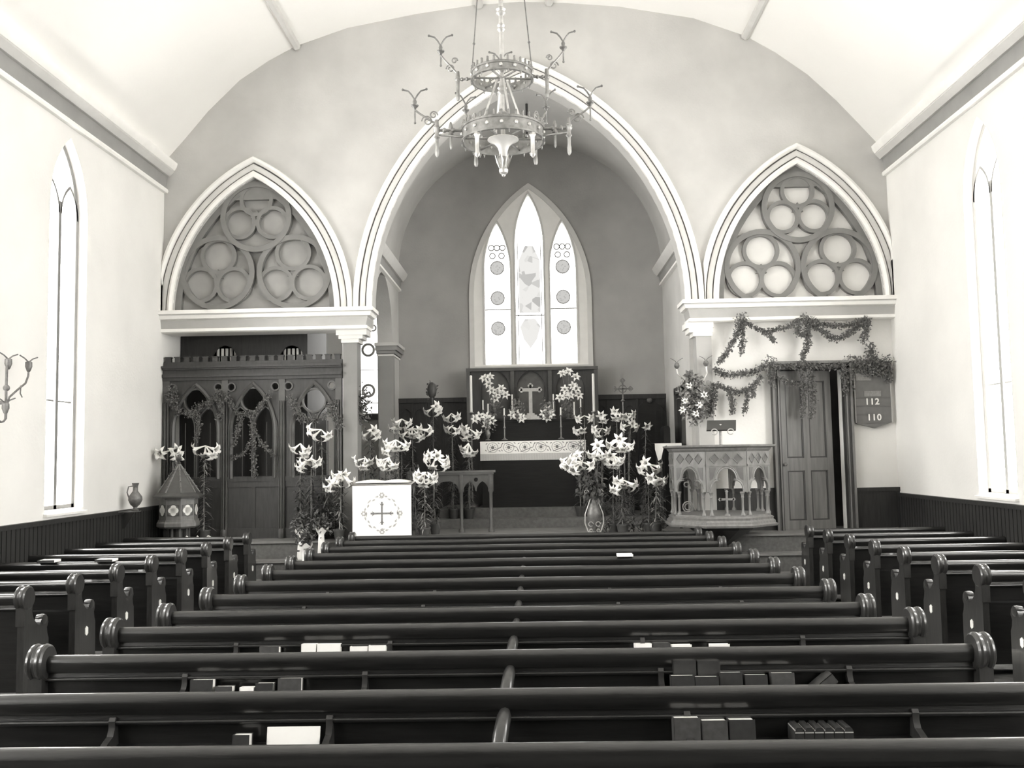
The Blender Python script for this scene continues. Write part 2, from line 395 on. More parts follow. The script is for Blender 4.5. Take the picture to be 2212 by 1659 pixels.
# door leaf, swung slightly open into the room beyond
dr = bpy.data.objects.new('door_1', None); COL.objects.link(dr); tag(dr, 'four panelled wooden door with garland ends hanging over it', 'door', kind='structure')
dr.location = (DX0+.01, 15.14, PZ); DW = .86; DH = DZ-PZ-.02
holes = []
for (a, b) in ((.10, .38), (.48, .76)):
    holes += [[(a, .14), (b, .14), (b, .92), (a, .92)], [(a, 1.12), (b, 1.12), (b, DH-.16), (a, DH-.16)]]
leaf = plate('leaf', [(0, 0), (DW, 0), (DW, DH), (0, DH)], holes, 'y', -.02, .02, M['door'], None)
leaf.data.transform(Matrix.Translation(leaf.location)); leaf.location = (0, 0, 0); leaf.parent = dr
mb = MB()
for h in holes:
    a, z0 = h[0]; b, z1 = h[2]
    mb.box((a, .0, z0), (b, .012, z1), 0)
    for q in ((a, z0, a+.022, z1), (b-.022, z0, b, z1), (a, z0, b, z0+.022), (a, z1-.022, b, z1)): mb.box((q[0], -.012, q[1]), (q[2], .0, q[3]), 1)
mb.build('panel', [M['door'], M['doord']], dr, raw=True, smooth=False)
mb = MB(); mb.lathe([(.012, 0), (.012, -.03), (.028, -.04), (.03, -.055), (.015, -.066)], (.045, -.02, 1.02), 'y', 12); mb.build('door_knob', M['brassd'], dr, raw=True)
dr.rotation_euler = (0, 0, math.radians(8))
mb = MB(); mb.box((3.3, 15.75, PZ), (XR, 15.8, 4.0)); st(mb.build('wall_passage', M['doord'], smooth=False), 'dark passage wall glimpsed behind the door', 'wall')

# side walls with lancet windows
WY = [11.9, 9.0, 5.98, 2.9, -.2]
def sidewall(side):
    x = XL if side < 0 else XR; s = side
    holes = []; a, h, zs = .49, .98, (5.16 if s < 0 else 5.14); zb = 1.36
    for yc in WY:
        g = gothic(yc, a, h, zs, 10); holes.append([(yc-a, zb)]+g+[(yc+a, zb)])
    top = 6.80 if s < 0 else 6.68
    o = plate('wall_left' if s < 0 else 'wall_right', [(YW, -.4), (18.6, -.4), (18.6, top+.3), (YW, top+.3)], holes, 'x', x, x+s*.42, M['sidewall'])
    st(o, 'pale plaster side wall on the left with tall lancet windows' if s < 0 else 'pale glaring plaster side wall on the right', 'wall')
    for i, yc in enumerate(WY):
        r = bpy.data.objects.new('window_%d' % (i+1 if s < 0 else i+7), None); COL.objects.link(r)
        r.location = (x+s*.30, yc, zb)
        near = 'nearest the arch wall' if i == 0 else 'counted %s from the arch wall' % ['', 'second', 'third', 'fourth', 'fifth', 'sixth'][i]
        tag(r, 'tall two light lancet window in the %s wall, %s' % ('left' if s < 0 else 'right', near), 'window', kind='structure')
        g = gothic(yc, a, h, zs, 10)
        mb = MB(); mb.prism([(yc-a, zb)]+g+[(yc+a, zb)], 'x', x+s*.22, x+s*.24)
        mb.build('pane', M['gL'] if s < 0 else M['gR'], r, smooth=False)
        mb = MB(); X0, X1 = x+s*.12, x+s*.215
        def S_(sec): return [(d, X0 if q else X1) for d, q in sec]
        arch_band(mb, yc, a, h, zs, S_([(0, 0), (0, 1), (-.07, 1), (-.07, 0)]), 0, 10, orient='x', foot=zb)
        mb.box((X0, yc-.035, zb), (X1, yc+.035, zs+.15)); mb.box((X0, yc-a, zb), (X1, yc+a, zb+.05))
        for c_ in (-1, 1):
            arch_band(mb, yc+c_*a/2, a/2-.01, .42, zs, S_([(0, 0), (0, 1), (-.035, 1), (-.035, 0)]), 0, 8, orient='x')
        mb.box((X0+s*.03, yc-a, 2.72), (X1, yc+a, 2.74))
        if i == 0:
            for z in [zb+.3+.27*k for k in range(14)]:
                for e in (-a+.06, .04): mb.sphere((x+s*.20, yc+e, z), .028, 8, 4)
        mb.build('mullions', M['line'] if s < 0 else M['fascia'], r)  # right mullions paler: washing-out by glare is put into their colour
        mb = MB(); mb.add([(x-s*.05, yc-a-.03, zb-.04), (x-s*.05, yc+a+.03, zb-.04), (x+s*.34, yc+a, zb), (x+s*.34, yc-a, zb), (x-s*.05, yc-a-.03, zb-.07), (x-s*.05, yc+a+.03, zb-.07), (x+s*.34, yc+a, zb-.07), (x+s*.34, yc-a, zb-.07)],
                          [(0,1,2,3),(7,6,5,4),(0,4,5,1),(1,5,6,2),(2,6,7,3),(3,7,4,0)])
        mb.build('sill', M['white'], r, smooth=False)
sidewall(-1); sidewall(1)
# wall plate cornices at the top of the side walls
for s, x, top, lab in ((-1, XL, 6.80, 'grey and white wall plate cornice running along the top of the left wall'), (1, XR, 6.68, 'grey and white wall plate cornice running along the top of the right wall')):
    mb = MB()
    def P(pts, mi): mb.prism([(x-s*a, z) for a, z in pts], 'y', YW, YA-.002, mi)
    zt = top+.10
    P([(-.02, 6.28), (.055, 6.28), (.07, 6.31), (.06, 6.345), (.02, 6.36), (-.02, 6.36)], 0)
    P([(-.02, 6.36), (.03, 6.36), (.05, 6.56), (-.02, 6.56)], 2)
    P([(-.02, 6.56), (.09, 6.555), (.16, 6.63), (.16, 6.65), (-.02, 6.65)], 1)
    P([(-.02, 6.65), (.17, 6.65), (.20, 6.70), (.215, 6.75), (.215, 6.77), (-.02, zt)], 0)
    trim(mb, [M['white'], M['band'], M['cove']], lab, 'cornice')
for s, x, nm, lab in ((-1, XL, 'baseboard_left', 'dark vertical board wainscot along the left wall'), (1, XR, 'baseboard_right', 'dark wainscot along the right wall below the glare')):
    mb = MB(); mb.box((x, YW, -.3), (x-s*.035, YA, 1.20)); mb.box((x, YW, 1.20), (x-s*.07, YA, 1.255))
    y = YW
    while y < YA:
        mb.box((x-s*.03, y, -.2), (x-s*.043, y+.075, 1.20)); y += .095
    st(mb.build(nm, M['wainscot'], smooth=False), lab, 'wainscot')
# west end, behind the camera
st(plate('wall_west', [(XL-.4, -.5)]+[(CE[0][0]-.4, CE[0][1])]+CE+[(XR+.4, CE[-1][1]), (XR+.4, -.5)], [], 'y', YW-.4, YW, M['westwall']), 'unseen west wall, darkened to keep the pew backs dark', 'wall')
# chancel: vault, walls, east wall
VC, VW, VZ, VH, YE = -.05, 2.57, 5.45, 2.62, 18.3
pro = [(VC-VW*math.cos(PI*i/28), VZ+VH*math.sin(PI*i/28)**.94) for i in range(29)]
mb = MB(); mb.prism(pro+[(VC+(p[0]-VC)*1.06, VZ+(p[1]-VZ)*1.06+.02) for p in pro[::-1]], 'y', YA+.35, YE+.3)
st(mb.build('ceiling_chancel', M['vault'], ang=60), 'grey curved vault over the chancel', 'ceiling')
CL, CR = -2.62, 2.52
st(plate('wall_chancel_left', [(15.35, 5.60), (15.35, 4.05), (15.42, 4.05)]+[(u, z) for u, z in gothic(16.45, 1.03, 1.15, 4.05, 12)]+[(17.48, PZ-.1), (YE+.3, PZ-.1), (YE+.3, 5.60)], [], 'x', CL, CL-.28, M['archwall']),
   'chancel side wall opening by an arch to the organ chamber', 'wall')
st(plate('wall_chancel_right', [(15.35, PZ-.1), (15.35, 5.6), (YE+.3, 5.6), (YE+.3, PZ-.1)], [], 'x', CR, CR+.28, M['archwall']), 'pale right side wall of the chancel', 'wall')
for s, x, lab in ((-1, CL, 'short cornice on the left chancel wall'), (1, CR, 'short cornice on the right chancel wall')):
    mb = MB()
    for pts, mi in (([(0, 5.16), (.06, 5.17), (.06, 5.21), (0, 5.22)], 0), ([(0, 5.22), (.04, 5.22), (.06, 5.36), (0, 5.36)], 1), ([(0, 5.36), (.10, 5.36), (.16, 5.43), (.19, 5.50), (0, 5.53)], 2)):
        mb.prism([(x-s*a, z) for a, z in pts], 'y', 15.36, YE-.01, mi)
    trim(mb, [M['white'], M['cove'], M['band']], lab, 'cornice')
mb = MB()
for o, z0, z1, mi in ((.12, 4.0, 4.06, 0), (.09, 3.92, 4.0, 1), (.05, 3.86, 3.92, 1), (.03, 3.82, 3.85, 2)): mb.box((CL-.28-o*.3, 17.46-o, z0), (CL+o, YE, z1), mi)
mb.box((CL-.26, 17.44, PZ), (CL+.02, 17.6, 3.83), 1)
trim(mb, [M['band'], M['cove'], M['white']], 'capital and pier of the arch into the organ chamber', 'pier')
# east wall with the three light window
WE = [(-.685, .25, .95, 5.55, 'left light of the altar window with quatrefoils and roundels'), (-.055, .275, 1.0, 6.05, 'middle light of the altar window with figured glass'), (.60, .25, .95, 5.55, 'right light of the altar window with quatrefoils and roundels')]
ZS = 3.70
eh = [[(c-a, ZS)]+gothic(c, a, h, z, 12)+[(c+a, ZS)] for c, a, h, z, _ in WE]
out = [(CL-.3, PZ-.2), (CL-.3, 5.5)]+[(p[0], p[1]+.1) for p in pro]+[(CR+.3, 5.5), (CR+.3, PZ-.2)]
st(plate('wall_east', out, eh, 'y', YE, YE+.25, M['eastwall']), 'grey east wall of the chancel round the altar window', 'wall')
mb = MB(); c_ = -.045
arch_band(mb, c_, 1.10, 2.1, 5.05, [(0, YE), (0, YE-.03), (.09, YE-.05), (.09, YE)], 0, 18, foot=ZS-.1)
mb.box((c_-1.19, YE-.08, ZS-.14), (c_+1.19, YE, ZS-.04), 0)
for c, a, h, z, _ in WE: arch_band(mb, c, a, h, z, [(0, YE), (0, YE-.02), (.035, YE-.03), (.035, YE)], 0, 12, foot=ZS)
trim(mb, M['band'], 'pale hood mould and sill round the altar window', 'window moulding')
st(plate('trim_40', [(c_-1.10, ZS-.04)]+gothic(c_, 1.10, 2.1, 5.05, 18)+[(c_+1.10, ZS-.04)], eh, 'y', YE-.012, YE-.001, M['white']), 'pale field, whitened for the window glow, between the three lights of the altar window', 'window surround')  # the white of this plate carries the window's glow over a pale surround
for k, (c, a, h, z, lab) in enumerate(WE):
    r = bpy.data.objects.new('window_%d' % (k+16), None); COL.objects.link(r); r.location = (c, YE+.15, ZS); tag(r, lab, 'window', kind='structure')
    mb = MB(); mb.prism(eh[k], 'y', YE+.15, YE+.165); mb.build('pane', M['gE'], r, smooth=False)
    if k != 1:
        mb = MB()
        for zz in (4.42, 5.02, 5.62): mb.prism(circ(c, zz, .125, 20), 'y', YE+.13, YE+.148)
        mb.build('roundel', M['gRound'], r, smooth=False)
        mb = MB(); mb.box((c-a, YE+.12, 4.78), (c+a, YE+.15, 4.80))
        for zz in (4.42, 5.02, 5.62): mb.ring(c, zz, .125, .14, YE+.12, YE+.148, 20)
        for dx, dz in ((-.09, 5.86), (.09, 5.86), (0, 6.02), (-.11, 6.02), (.11, 6.02)): mb.ring(c+dx, dz, .045, .065, YE+.12, YE+.148, 14)
        mb.build('leading', M['leadd'], r)
    else:
        mb = MB(); mb.prism([(c-.21, 4.72), (c+.21, 4.72), (c+.21, 5.75), (c+.08, 6.05), (c-.08, 6.05), (c-.21, 5.75)], 'y', YE+.13, YE+.148)
        mb.prism([(c-.2, 4.45), (c-.13, 4.2), (c, 4.02), (c+.13, 4.2), (c+.2, 4.45), (c+.1, 4.6), (c-.1, 4.6)], 'y', YE+.13, YE+.148)
        mb.build('figured_glass', M['gFig'], r, smooth=False)
        mb = MB(); mb.box((c-a, YE+.12, 4.66), (c+a, YE+.15, 4.68)).box((c-a+.04, YE+.12, ZS), (c-a+.055, YE+.15, 6.2)).box((c+a-.055, YE+.12, ZS), (c+a-.04, YE+.15, 6.2))
        mb.build('leading', M['leadd'], r)
# dark panelling low on the east wall
mb = MB()
for x0, x1 in ((CL, -1.28), (1.14, CR)):
    mb.box((x0, YE-.06, PZ), (x1, YE, 3.02), 0); mb.box((x0, YE-.10, 2.98), (x1, YE, 3.07), 0)
    n = 5
    for i in range(n+1):
        x = x0+(x1-x0)*i/n; mb.box((x-.02, YE-.085, PZ), (x+.02, YE-.06, 2.98), 1)
    for i in range(n):
        x = x0+(x1-x0)*(i+.5)/n; arch_band(mb, x, .10, .14, 2.72, [(0, YE-.06), (0, YE-.08), (.02, YE-.08), (.02, YE-.06)], 1, 6)
trim(mb, [M['wainscot'], M['wainscot']], 'dark panelling low on the east wall either side of the altar', 'panelling')
# organ chamber behind the screen
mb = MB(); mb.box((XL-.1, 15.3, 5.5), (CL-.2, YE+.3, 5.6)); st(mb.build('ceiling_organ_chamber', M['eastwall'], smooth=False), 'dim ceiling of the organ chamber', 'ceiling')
cwx = -3.36; cw = [(cwx-.36, 2.80)]+gothic(cwx, .36, .85, 4.35, 10)+[(cwx+.36, 2.80)]
st(plate('wall_organ_chamber', [(XL, PZ-.1), (CL-.2, PZ-.1), (CL-.2, 5.6), (XL, 5.6)], [cw], 'y', YE, YE+.25, M['sidewall']), 'pale end wall of the organ chamber', 'wall')
r = bpy.data.objects.new('window_19', None); COL.objects.link(r); r.location = (cwx, YE+.15, 2.8); tag(r, 'pale lancet with leaded rings seen beside the organ chamber pilaster', 'window', kind='structure')
mb = MB(); mb.prism(cw, 'y', YE+.15, YE+.165); mb.build('pane', M['gC'], r, smooth=False)
mb = MB()
for zz in (3.25, 4.05): mb.ring(cwx+.12, zz, .09, .135, YE+.11, YE+.148, 20)
for zz in (3.0, 3.65): mb.box((cwx-.36, YE+.12, zz), (cwx+.36, YE+.15, zz+.012))
mb.ring(cwx+.1, 4.62, .05, .08, YE+.11, YE+.148, 16); mb.ring(cwx+.22, 4.48, .04, .07, YE+.11, YE+.148, 16); mb.build('leading', M['fascia'], r)
mb = MB(); mb.box((cwx-.42, YE-.07, 2.68), (cwx+.42, YE, 2.78)); trim(mb, M['doord'], 'dark sill under the organ chamber lancet', 'sill')
# organ
og = thing('organ', 'dark organ case with pale pipes behind the wooden screen', 'organ', (-4.95, 16.2, PZ)); OY = 15.75; OX = xz(664, 760, OY)[0]
oh = []
for px in (485, 630):
    x, z = xz(px, 782, OY); oh.append([(x+.22*math.cos(PI*i/12), z+.28*math.sin(PI*i/12)) for i in range(13)])
plate('case_front', [(XL+.01, PZ), (OX, PZ), (OX, 4.6), (XL+.01, 4.6)], oh, 'y', OY, OY+.06, M['wainscot'], og)
mb = MB(); mb.box((OX-.05, OY+.06, PZ), (OX, 17.2, 4.6)).box((XL+.01, OY+.06, 4.55), (OX-.05, 17.2, 4.6)).box((XL+.01, 17.15, PZ), (OX-.05, 17.2, 4.55)); mb.build('case_side', M['wainscot'], og, smooth=False)
for px in (485, 630):
    x, z = xz(px, 782, OY)
    for d in (-.15, -.075, 0, .075, .15):
        mb = MB(); mb.lathe([(.012, z-.6), (.026, z-.45), (.026, z+.24)], (x+d, OY+.12, 0), 'z', 10); mb.build('pipe', M['pipe'], og)
# ------------------------------------------------------------ pews
ORD = ['first', 'second', 'third', 'fourth', 'fifth', 'sixth', 'seventh', 'eighth', 'ninth', 'tenth', 'eleventh', 'twelfth', 'thirteenth']
def pew(x0, x1, ends, label, group, racks=(), divider=None, plates=False, dark=True):
    root = thing('pew', label, 'pew', (0, 0, 0), group)
    mb = MB(); mb.prism([(.0, .80), (.028, .80), (.085, .08), (.057, .08)], 'x', x0, x1)
    mb.prism([(-.012, .752), (.03, .752), (.03, .80), (-.004, .80)], 'x', x0, x1)
    mb.build('backrest', M['wood'], root, raw=True)
    mb = MB(); rp = [(-.030, .800)]
    rp += [(.004-.040*math.cos(PI*i/10), .835+.040*math.sin(PI*i/10)) for i in range(11)] + [(.044, .800), (.03, .785), (-.018, .785)]
    mb.prism(rp, 'x', x0, x1)
    mb.prism([(-.014+.013*math.cos(2*PI*i/10), .752+.011*math.sin(2*PI*i/10)) for i in range(10)], 'x', x0, x1)
    mb.build('top_rail', M['wood'], root, raw=True, ang=50)
    mb = MB(); mb.prism([(.07, .40), (.36, .42), (.375, .435), (.36, .45), (.07, .435)], 'x', x0, x1); mb.box((x0, .32, .05), (x1, .335, .41))
    mb.build('seat', M['wood'], root, raw=True)
    for xe in ends:
        mb = MB()
        prof = [(-.045, -.03), (-.045, .80), (-.06, .83), (.06, .90), (.085, .80), (.075, .72), (.10, .66), (.16, .60), (.20, .585), (.215, .62),
                (.25, .655), (.29, .66), (.325, .635), (.335, .59), (.315, .55), (.325, .50), (.345, .46), (.35, .30), (.35, -.03)]
        mb.prism(prof, 'x', xe-.027, xe+.027)
        e_ = mb.build('bench_end', M['woodend'], root, raw=True)
        mb = MB(); R = .098
        mb.lathe([(R-.045, -.046), (R-.014, -.045), (R-.003, -.036), (R, -.024), (R-.004, -.010), (R-.009, -.006), (R-.009, .006), (R-.004, .010), (R, .024), (R-.003, .036), (R-.014, .045), (R-.045, .046)], (xe, .0, .838), 'x', 26)
        mb.prism([(-.058, .62), (-.062, .84), (.0, .84), (.02, .64)], 'x', xe-.036, xe+.036)
        mb.build('cap', M['woodend'], e_, raw=True, ang=28)
        mb = MB(); mb.lathe([(.02, -.035), (.042, -.03), (.046, 0), (.042, .03), (.02, .035)], (xe, .27, .625), 'x', 14); mb.build('arm_knob', M['woodend'], e_, raw=True)
        if plates:
            s_ = 1 if xe > (x0+x1)/2 else -1
            mb = MB(); pl = [(.17+.026*a, .40+.042*b) for a, b in ((-1, -.6), (0, -1), (1, -.6), (1, .6), (0, 1), (-1, .6))]
            mb.prism(pl, 'x', xe+s_*.027, xe+s_*.031)
            # the plate also turns its face a little to the nave: a bevelled rim
            mb.prism([(a-.02*0, b) for a, b in pl], 'x', xe+s_*.031, xe+s_*.033); mb.build('number_plate', M['enamel'], e_, raw=True, smooth=False)
    for a, b in racks:
        rk = MB(); rk.box((a, -.125, .640), (b, .012, .655)).box((a, -.132, .640), (b, -.122, .672))
        r_ = rk.build('book_rack', M['wood'], root, raw=True, smooth=False)
        for xb in (a-.012, b+.012):
            mb = MB(); mb.prism([(.012, .77), (-.02, .775), (-.03, .76), (-.028, .73), (-.045, .70), (-.095, .685), (-.125, .672), (-.135, .65), (-.12, .632), (.012, .60)], 'x', xb-.014, xb+.014)
            mb.build('bracket', M['woodend'], r_, raw=True)
    if divider is not None:
        mb = MB(); mb.tube([(divider+.012, -.015, .785), (divider+.008, -.05, .765), (divider-.005, -.13, .71), (divider-.02, -.22, .60), (divider-.02, -.24, .40), (divider-.02, -.24, .0)], [.022, .032, .034, .035, .035, .035], 10)
        mb.build('brace', M['woodend'], root, raw=True, ang=50)
    return root
CG = 'long pews of the centre block'
CYS = [13.62-.856*k for k in range(12)]+[3.40]
proto = pew(-2.66, 2.30, (-2.64, 2.28), '', CG, ((-1.85, -.925), (.64, 1.585)), -.165)
for k, y in enumerate(CYS):
    o = proto if k == 0 else copy_tree(proto)
    o.location = (0, y, fz(y)+(.035 if k > 8 else 0))
    o['label'] = 'long dark oak pew of the centre block, ' + (ORD[k]+' row from the chancel' if k < 12 else 'nearest the viewer')
def rowz(k): return fz(CYS[k])+(.035 if k > 8 else 0)
protoL = pew(XL+.05, -4.13, (-4.13,), '', 'short pews along the left wall', (), None, True)
for k in range(8):
    o = protoL if k == 0 else copy_tree(protoL); y = 13.55-.845*k; o.location = (0, y, fz(y)+.03)
    o['label'] = 'short dark oak pew against the left wall, %s row from the chancel' % ORD[k]
protoR = pew(3.78, XR-.05, (3.78,), '', 'short pews along the right wall', (), None, True)
for k in range(8):
    o = protoR if k == 0 else copy_tree(protoR); y = 13.40-.853*k; o.location = (0, y, fz(y)+.02)
    o['label'] = 'short dark oak pew against the right wall, %s row from the chancel' % ORD[k]
# ------------------------------------------------------------ books in the racks
def book(x0, x1, y, z0, z1, th, label, group, mc='cover', lean=0.0, flat=False, roll=0.0):
    cx = (x0+x1)/2
    r = thing('hymn_book', label, 'book', (cx, y, z0), group)
    w_ = x1-x0; h = z1-z0
    mb = MB(); b = .003
    mb.box((-w_/2, -th/2, 0), (w_/2, -th/2+b, h)).box((-w_/2, th/2-b, 0), (w_/2, th/2, h)).box((-w_/2, -th/2, 0), (-w_/2+b, th/2, h))
    mb.build('cover', M[mc], r, raw=True, smooth=False)
    mb = MB(); mb.box((-w_/2+b, -th/2+b, .002), (w_/2-.004, th/2-b, h-.003)); mb.build('pages', M['paper'], r, raw=True, smooth=False)
    r.rotation_euler = (lean, roll, 0)
    return r
def rb(k, pa, pb, ptop, th, label, mc='cover', lean=-.12, z0=None, dy=-.06, group=None, pbot=None):
    y = CYS[k]+dy; a = at(pa, ptop, y); b = at(pb, ptop, y); zb = (rowz(k)+.656) if z0 is None else z0
    return book(a.x, b.x, y, zb, max(zb+.012, (a.z+b.z)/2), th, label, group or 'hymn books in the pew racks', mc, lean)
J = 11
rb(J, 1453, 1510, 1549, .075, 'thick dark book at the left bracket of the nearest right rack', 'cover2')
rb(J, 1513, 1569, 1555, .07, 'worn grey hymn book second from the bracket in the nearest right rack', 'cover2')
rb(J, 1572, 1628, 1553, .075, 'dark hymn book third from the bracket in the nearest right rack')
for i in range(6):
    a = 1708+i*21; y = CYS[J]-.06; p = at(a, 1555, y); q = at(a+20, 1555, y); z0 = rowz(J)+.656
    r = thing('hymn_book', 'small ribbed book, %s from the left of six in the nearest right rack' % ORD[i], 'book', ((p.x+q.x)/2, y, z0), 'row of six small books in the nearest right rack')
    h = .072; w_ = q.x-p.x
    mb = MB(); mb.prism([(-w_/2, 0), (w_/2, 0), (w_/2, h-.014), (w_/4, h), (-w_/4, h), (-w_/2, h-.014)], 'y', -.06, .055); mb.build('cover', M['cover'], r, raw=True)
    mb = MB(); mb.box((-w_/2+.0015, -.063, h-.022), (w_/2-.0015, -.0601, h-.018)); mb.box((-w_/2, -.0615, h-.013), (-w_/2+.003, .05, h-.009)); mb.build('pages', M['clothg'], r, raw=True, smooth=False)
b0 = rb(J, 576, 690, 1571, .012, 'long white service sheet standing in the nearest left rack', 'paper', -.2); b0['category'] = 'paper'
rb(J, 505, 542, 1586, .06, 'thin dark pamphlet with white edge lying in the nearest left rack', 'cover')
J = 10
rb(J, 413, 462, 1468, .055, 'dark hymn book by the left bracket, second rack row from the viewer')
rb(J, 467, 504, 1482, .06, 'grey pamphlet barely showing, second left rack row from the viewer', 'cover2')
rb(J, 520, 551, 1484, .06, 'pale pamphlet barely showing, second left rack row from the viewer', 'paper')
rb(J, 554, 592, 1475, .06, 'pair of thin dark books pressed together, second left rack row', 'cover')
rb(J, 601, 652, 1465, .045, 'upright grey hymn book at the right end, second left rack row', 'cover2')
zt = at(1450, 1459, CYS[J]-.09).z
for i, (a, b, t1, t2) in enumerate(((1448, 1499, 1459, 1426), (1500, 1551, 1461, 1427))):
    sd = ['left', 'right'][i]
    rb(J, a, b, t1, .05, 'short dark hymn book in front of the %s tall book, second right rack row' % sd, dy=-.10)
    rb(J, a+5, b+3, t2, .045, 'tall dark hymn book standing behind, %s of the two, second right rack row' % sd, dy=-.038, lean=-.05)
rb(J, 1553, 1602, 1452, .06, 'double layered dark hymn book right of the two tall ones, second right rack row')
rb(J, 1607, 1656, 1457, .055, 'dark hymn book third from the right end, second right rack row')
rb(J, 1664, 1714, 1453, .055, 'pale grey fronted hymn book, second right rack row', 'cover2')
b0 = rb(J, 1742, 1764, 1438, .10, 'hymn book tipped over to the right, second right rack row', 'cover2', 0); b0.rotation_euler = (0, math.radians(52), 0); b0.location.z += .0
J = 9
for a, b, t, mc, lab in ((562, 604, 1397, 'cover2', 'dark flat book at the left, third left rack row'), (652, 684, 1391, 'paper', 'square white leaflet, third left rack row'),
                         (686, 735, 1391, 'paper', 'open white booklet leaning beside the leaflet, third left rack row'), (757, 795, 1396, 'paper', 'white booklet near the right bracket, third left rack row'), (797, 834, 1394, 'paper', 'white booklet against the right bracket, third left rack row'),
                         (1370, 1407, 1390, 'paper', 'pale booklet by the left bracket, third right rack row'), (1409, 1447, 1388, 'cover2', 'grey book beside the pale booklet, third right rack row'), (1450, 1493, 1392, 'paper', 'light thin booklet in the middle, third right rack row'), (1533, 1575, 1391, 'paper', 'light thin booklet standing apart, third right rack row')):
    rb(J, a, b, t, .06, lab, mc)
for i, (a, b, t) in enumerate(((83, 120, 1200), (207, 245, 1199))):
    y = 13.55-.845*4-.05; p = at(a, t, y); q = at(b, t, y); ztop = fz(y)+.03+.875
    k_ = book(p.x, q.x, y+.05, ztop, ztop+.028, .16, ['dark book lying on the left side pew rail near the wall', 'dark book lying on the left side pew rail nearer the aisle'][i], 'books lying on a left pew rail')
y = CYS[4]; p = at(1333, 1212, y); q = at(1367, 1212, y)
book(p.x, q.x, y, fz(y)+.875, fz(y)+.90, .12, 'small pale book lying on a centre pew rail right of the middle', None, 'paper')
# hassocks and papers in the right aisle
def hassock(px, py, y, w_, d, h, label, mc, z0=None, rz=0):
    p = at(px, py, y); z0 = fz(y) if z0 is None else z0
    r = thing('kneeler' if h > .05 else 'loose_paper', label, 'kneeler' if h > .05 else 'paper', (p.x, y, z0)); mb = MB(); b = min(.02, h*.3)
    mb.lathe([(.5, 0), (.56, b/h*.5), (.57, .5), (.56, 1-b/h*.5), (.5, 1)], (0, 0, 0), 'z', 4, phase=PI/4)
    mb.v = [(v[0]*w_*1.25, v[1]*d*1.25, v[2]*h) for v in mb.v]; mb.build('cushion' if h > .05 else 'sheet', M[mc], r, raw=True, ang=50); r.rotation_euler = (0, 0, rz); return r
hassock(1893, 1300, 9.35, .26, .2, .14, 'pale kneeler on the right aisle floor between the pew ends', 'cloth')
hassock(1903, 1333, 8.9, .24, .16, .10, 'white kneeler lower in the right aisle between the pew ends', 'paper', rz=.3)
hassock(2038, 1375, 7.6, .34, .3, .10, 'light mat lying in the right aisle by the seventh pew end', 'cloth', rz=.5)
hassock(2140, 1440, 5.9, .22, .2, .30, 'dark grey kneeler propped in the right aisle', 'cover2', rz=.2)
hassock(2125, 1462, 5.45, .16, .14, .22, 'white open booklet pile behind the near pew head on the right', 'paper', rz=-.1)
# ------------------------------------------------------------ the wooden screen
SY = 15.05
scr = thing('rood_screen', 'carved oak screen with three arched bays and battlements under the left cornice', 'screen', (-4.5, SY, PZ))
SX0, SX1 = XL+.01, -3.06
px_posts = (353, 487, 610, 735)
PX = [xz(p, 900, SY)[0] for p in px_posts]; PX[0] = SX0+.05; PX[3] = SX1-.06
ztop = xz(545, 792, SY)[1]; zrail = xz(545, 1033, SY)[1]; zcap = xz(545, 820, SY)[1]
for i in range(3):
    a, b = PX[i]+.05, PX[i+1]-.05; c = (a+b)/2; W2 = (b-a)/2
    zc = xz((425, 548, 680)[i], (866, 863, 865)[i], SY)[1]; zl = xz(550, 925, SY)[1]
    cx_ = xz((425, 548, 680)[i], 865, SY)[0]
    holes = [circ(cx_, zc, .175, 28)]
    la = W2*.43
    for s in (-1, 1):
        g = gothic(cx_+s*(la+.025), la, .33, zl, 8)
        lo, hi = a+.03, b-.03
        g = [(min(hi, max(lo, p[0])), p[1]) for p in g]
        holes.append([(g[0][0], zrail+.03)]+g+[(g[-1][0], zrail+.03)])
    zr = xz(480, 837, SY)[1]
    for s in (-1, 1): holes.append(circ(c+s*(W2-.055), zr, .055, 18))
    bp = plate('tracery_bay', [(a, zrail), (b, zrail), (b, zcap+.02), (a, zcap+.02)], holes, 'y', SY-.02, SY+.03, M['screen'], scr)
    mb = MB(); zs_ = zl-.03
    arch_band(mb, cx_, W2-.06, zcap-zs_-.07, zs_, [(-.03, SY-.02), (-.03, SY-.05), (.0, SY-.075), (.03, SY-.05), (.03, SY-.02)], 0, 14, a, b, foot=zrail)
    mb.ring(cx_, zc, .172, .20, SY-.045, SY, 28)
    for s in (-1, 1):
        mb.ring(c+s*(W2-.055), zr, .053, .075, SY-.045, SY, 18)
        arch_band(mb, cx_+s*(la+.025), la, .33, zl, [(0, SY-.02), (0, SY-.04), (.02, SY-.04), (.02, SY-.02)], 0, 8, a, b, foot=zrail)
    mb.build('arch_moulding', M['screen2'], bp)
    mb = MB()
    for s in (-1, 0, 1):
        mb.tube([(cx_+s*(la+.03)*.95, SY+.06, zrail), (cx_+s*(la+.03)*.95, SY+.06, zl+.1)], .009, 6)
    mb.build('iron_bar', M['screen2'], scr)
    mb = MB(); mb.box((a, SY-.01, PZ), (b, SY+.02, zrail)).box((a, SY-.045, zrail-.05), (b, SY+.04, zrail+.02)).box((a, SY-.03, PZ), (b, SY+.02, PZ+.16))
    mb.box((c-.035, SY-.026, PZ+.16), (c+.035, SY, zrail-.14)); mb.box((a, SY-.03, zrail-.14), (b, SY, zrail-.05))
    mb.build('base_panel', M['screen'], scr, smooth=False)
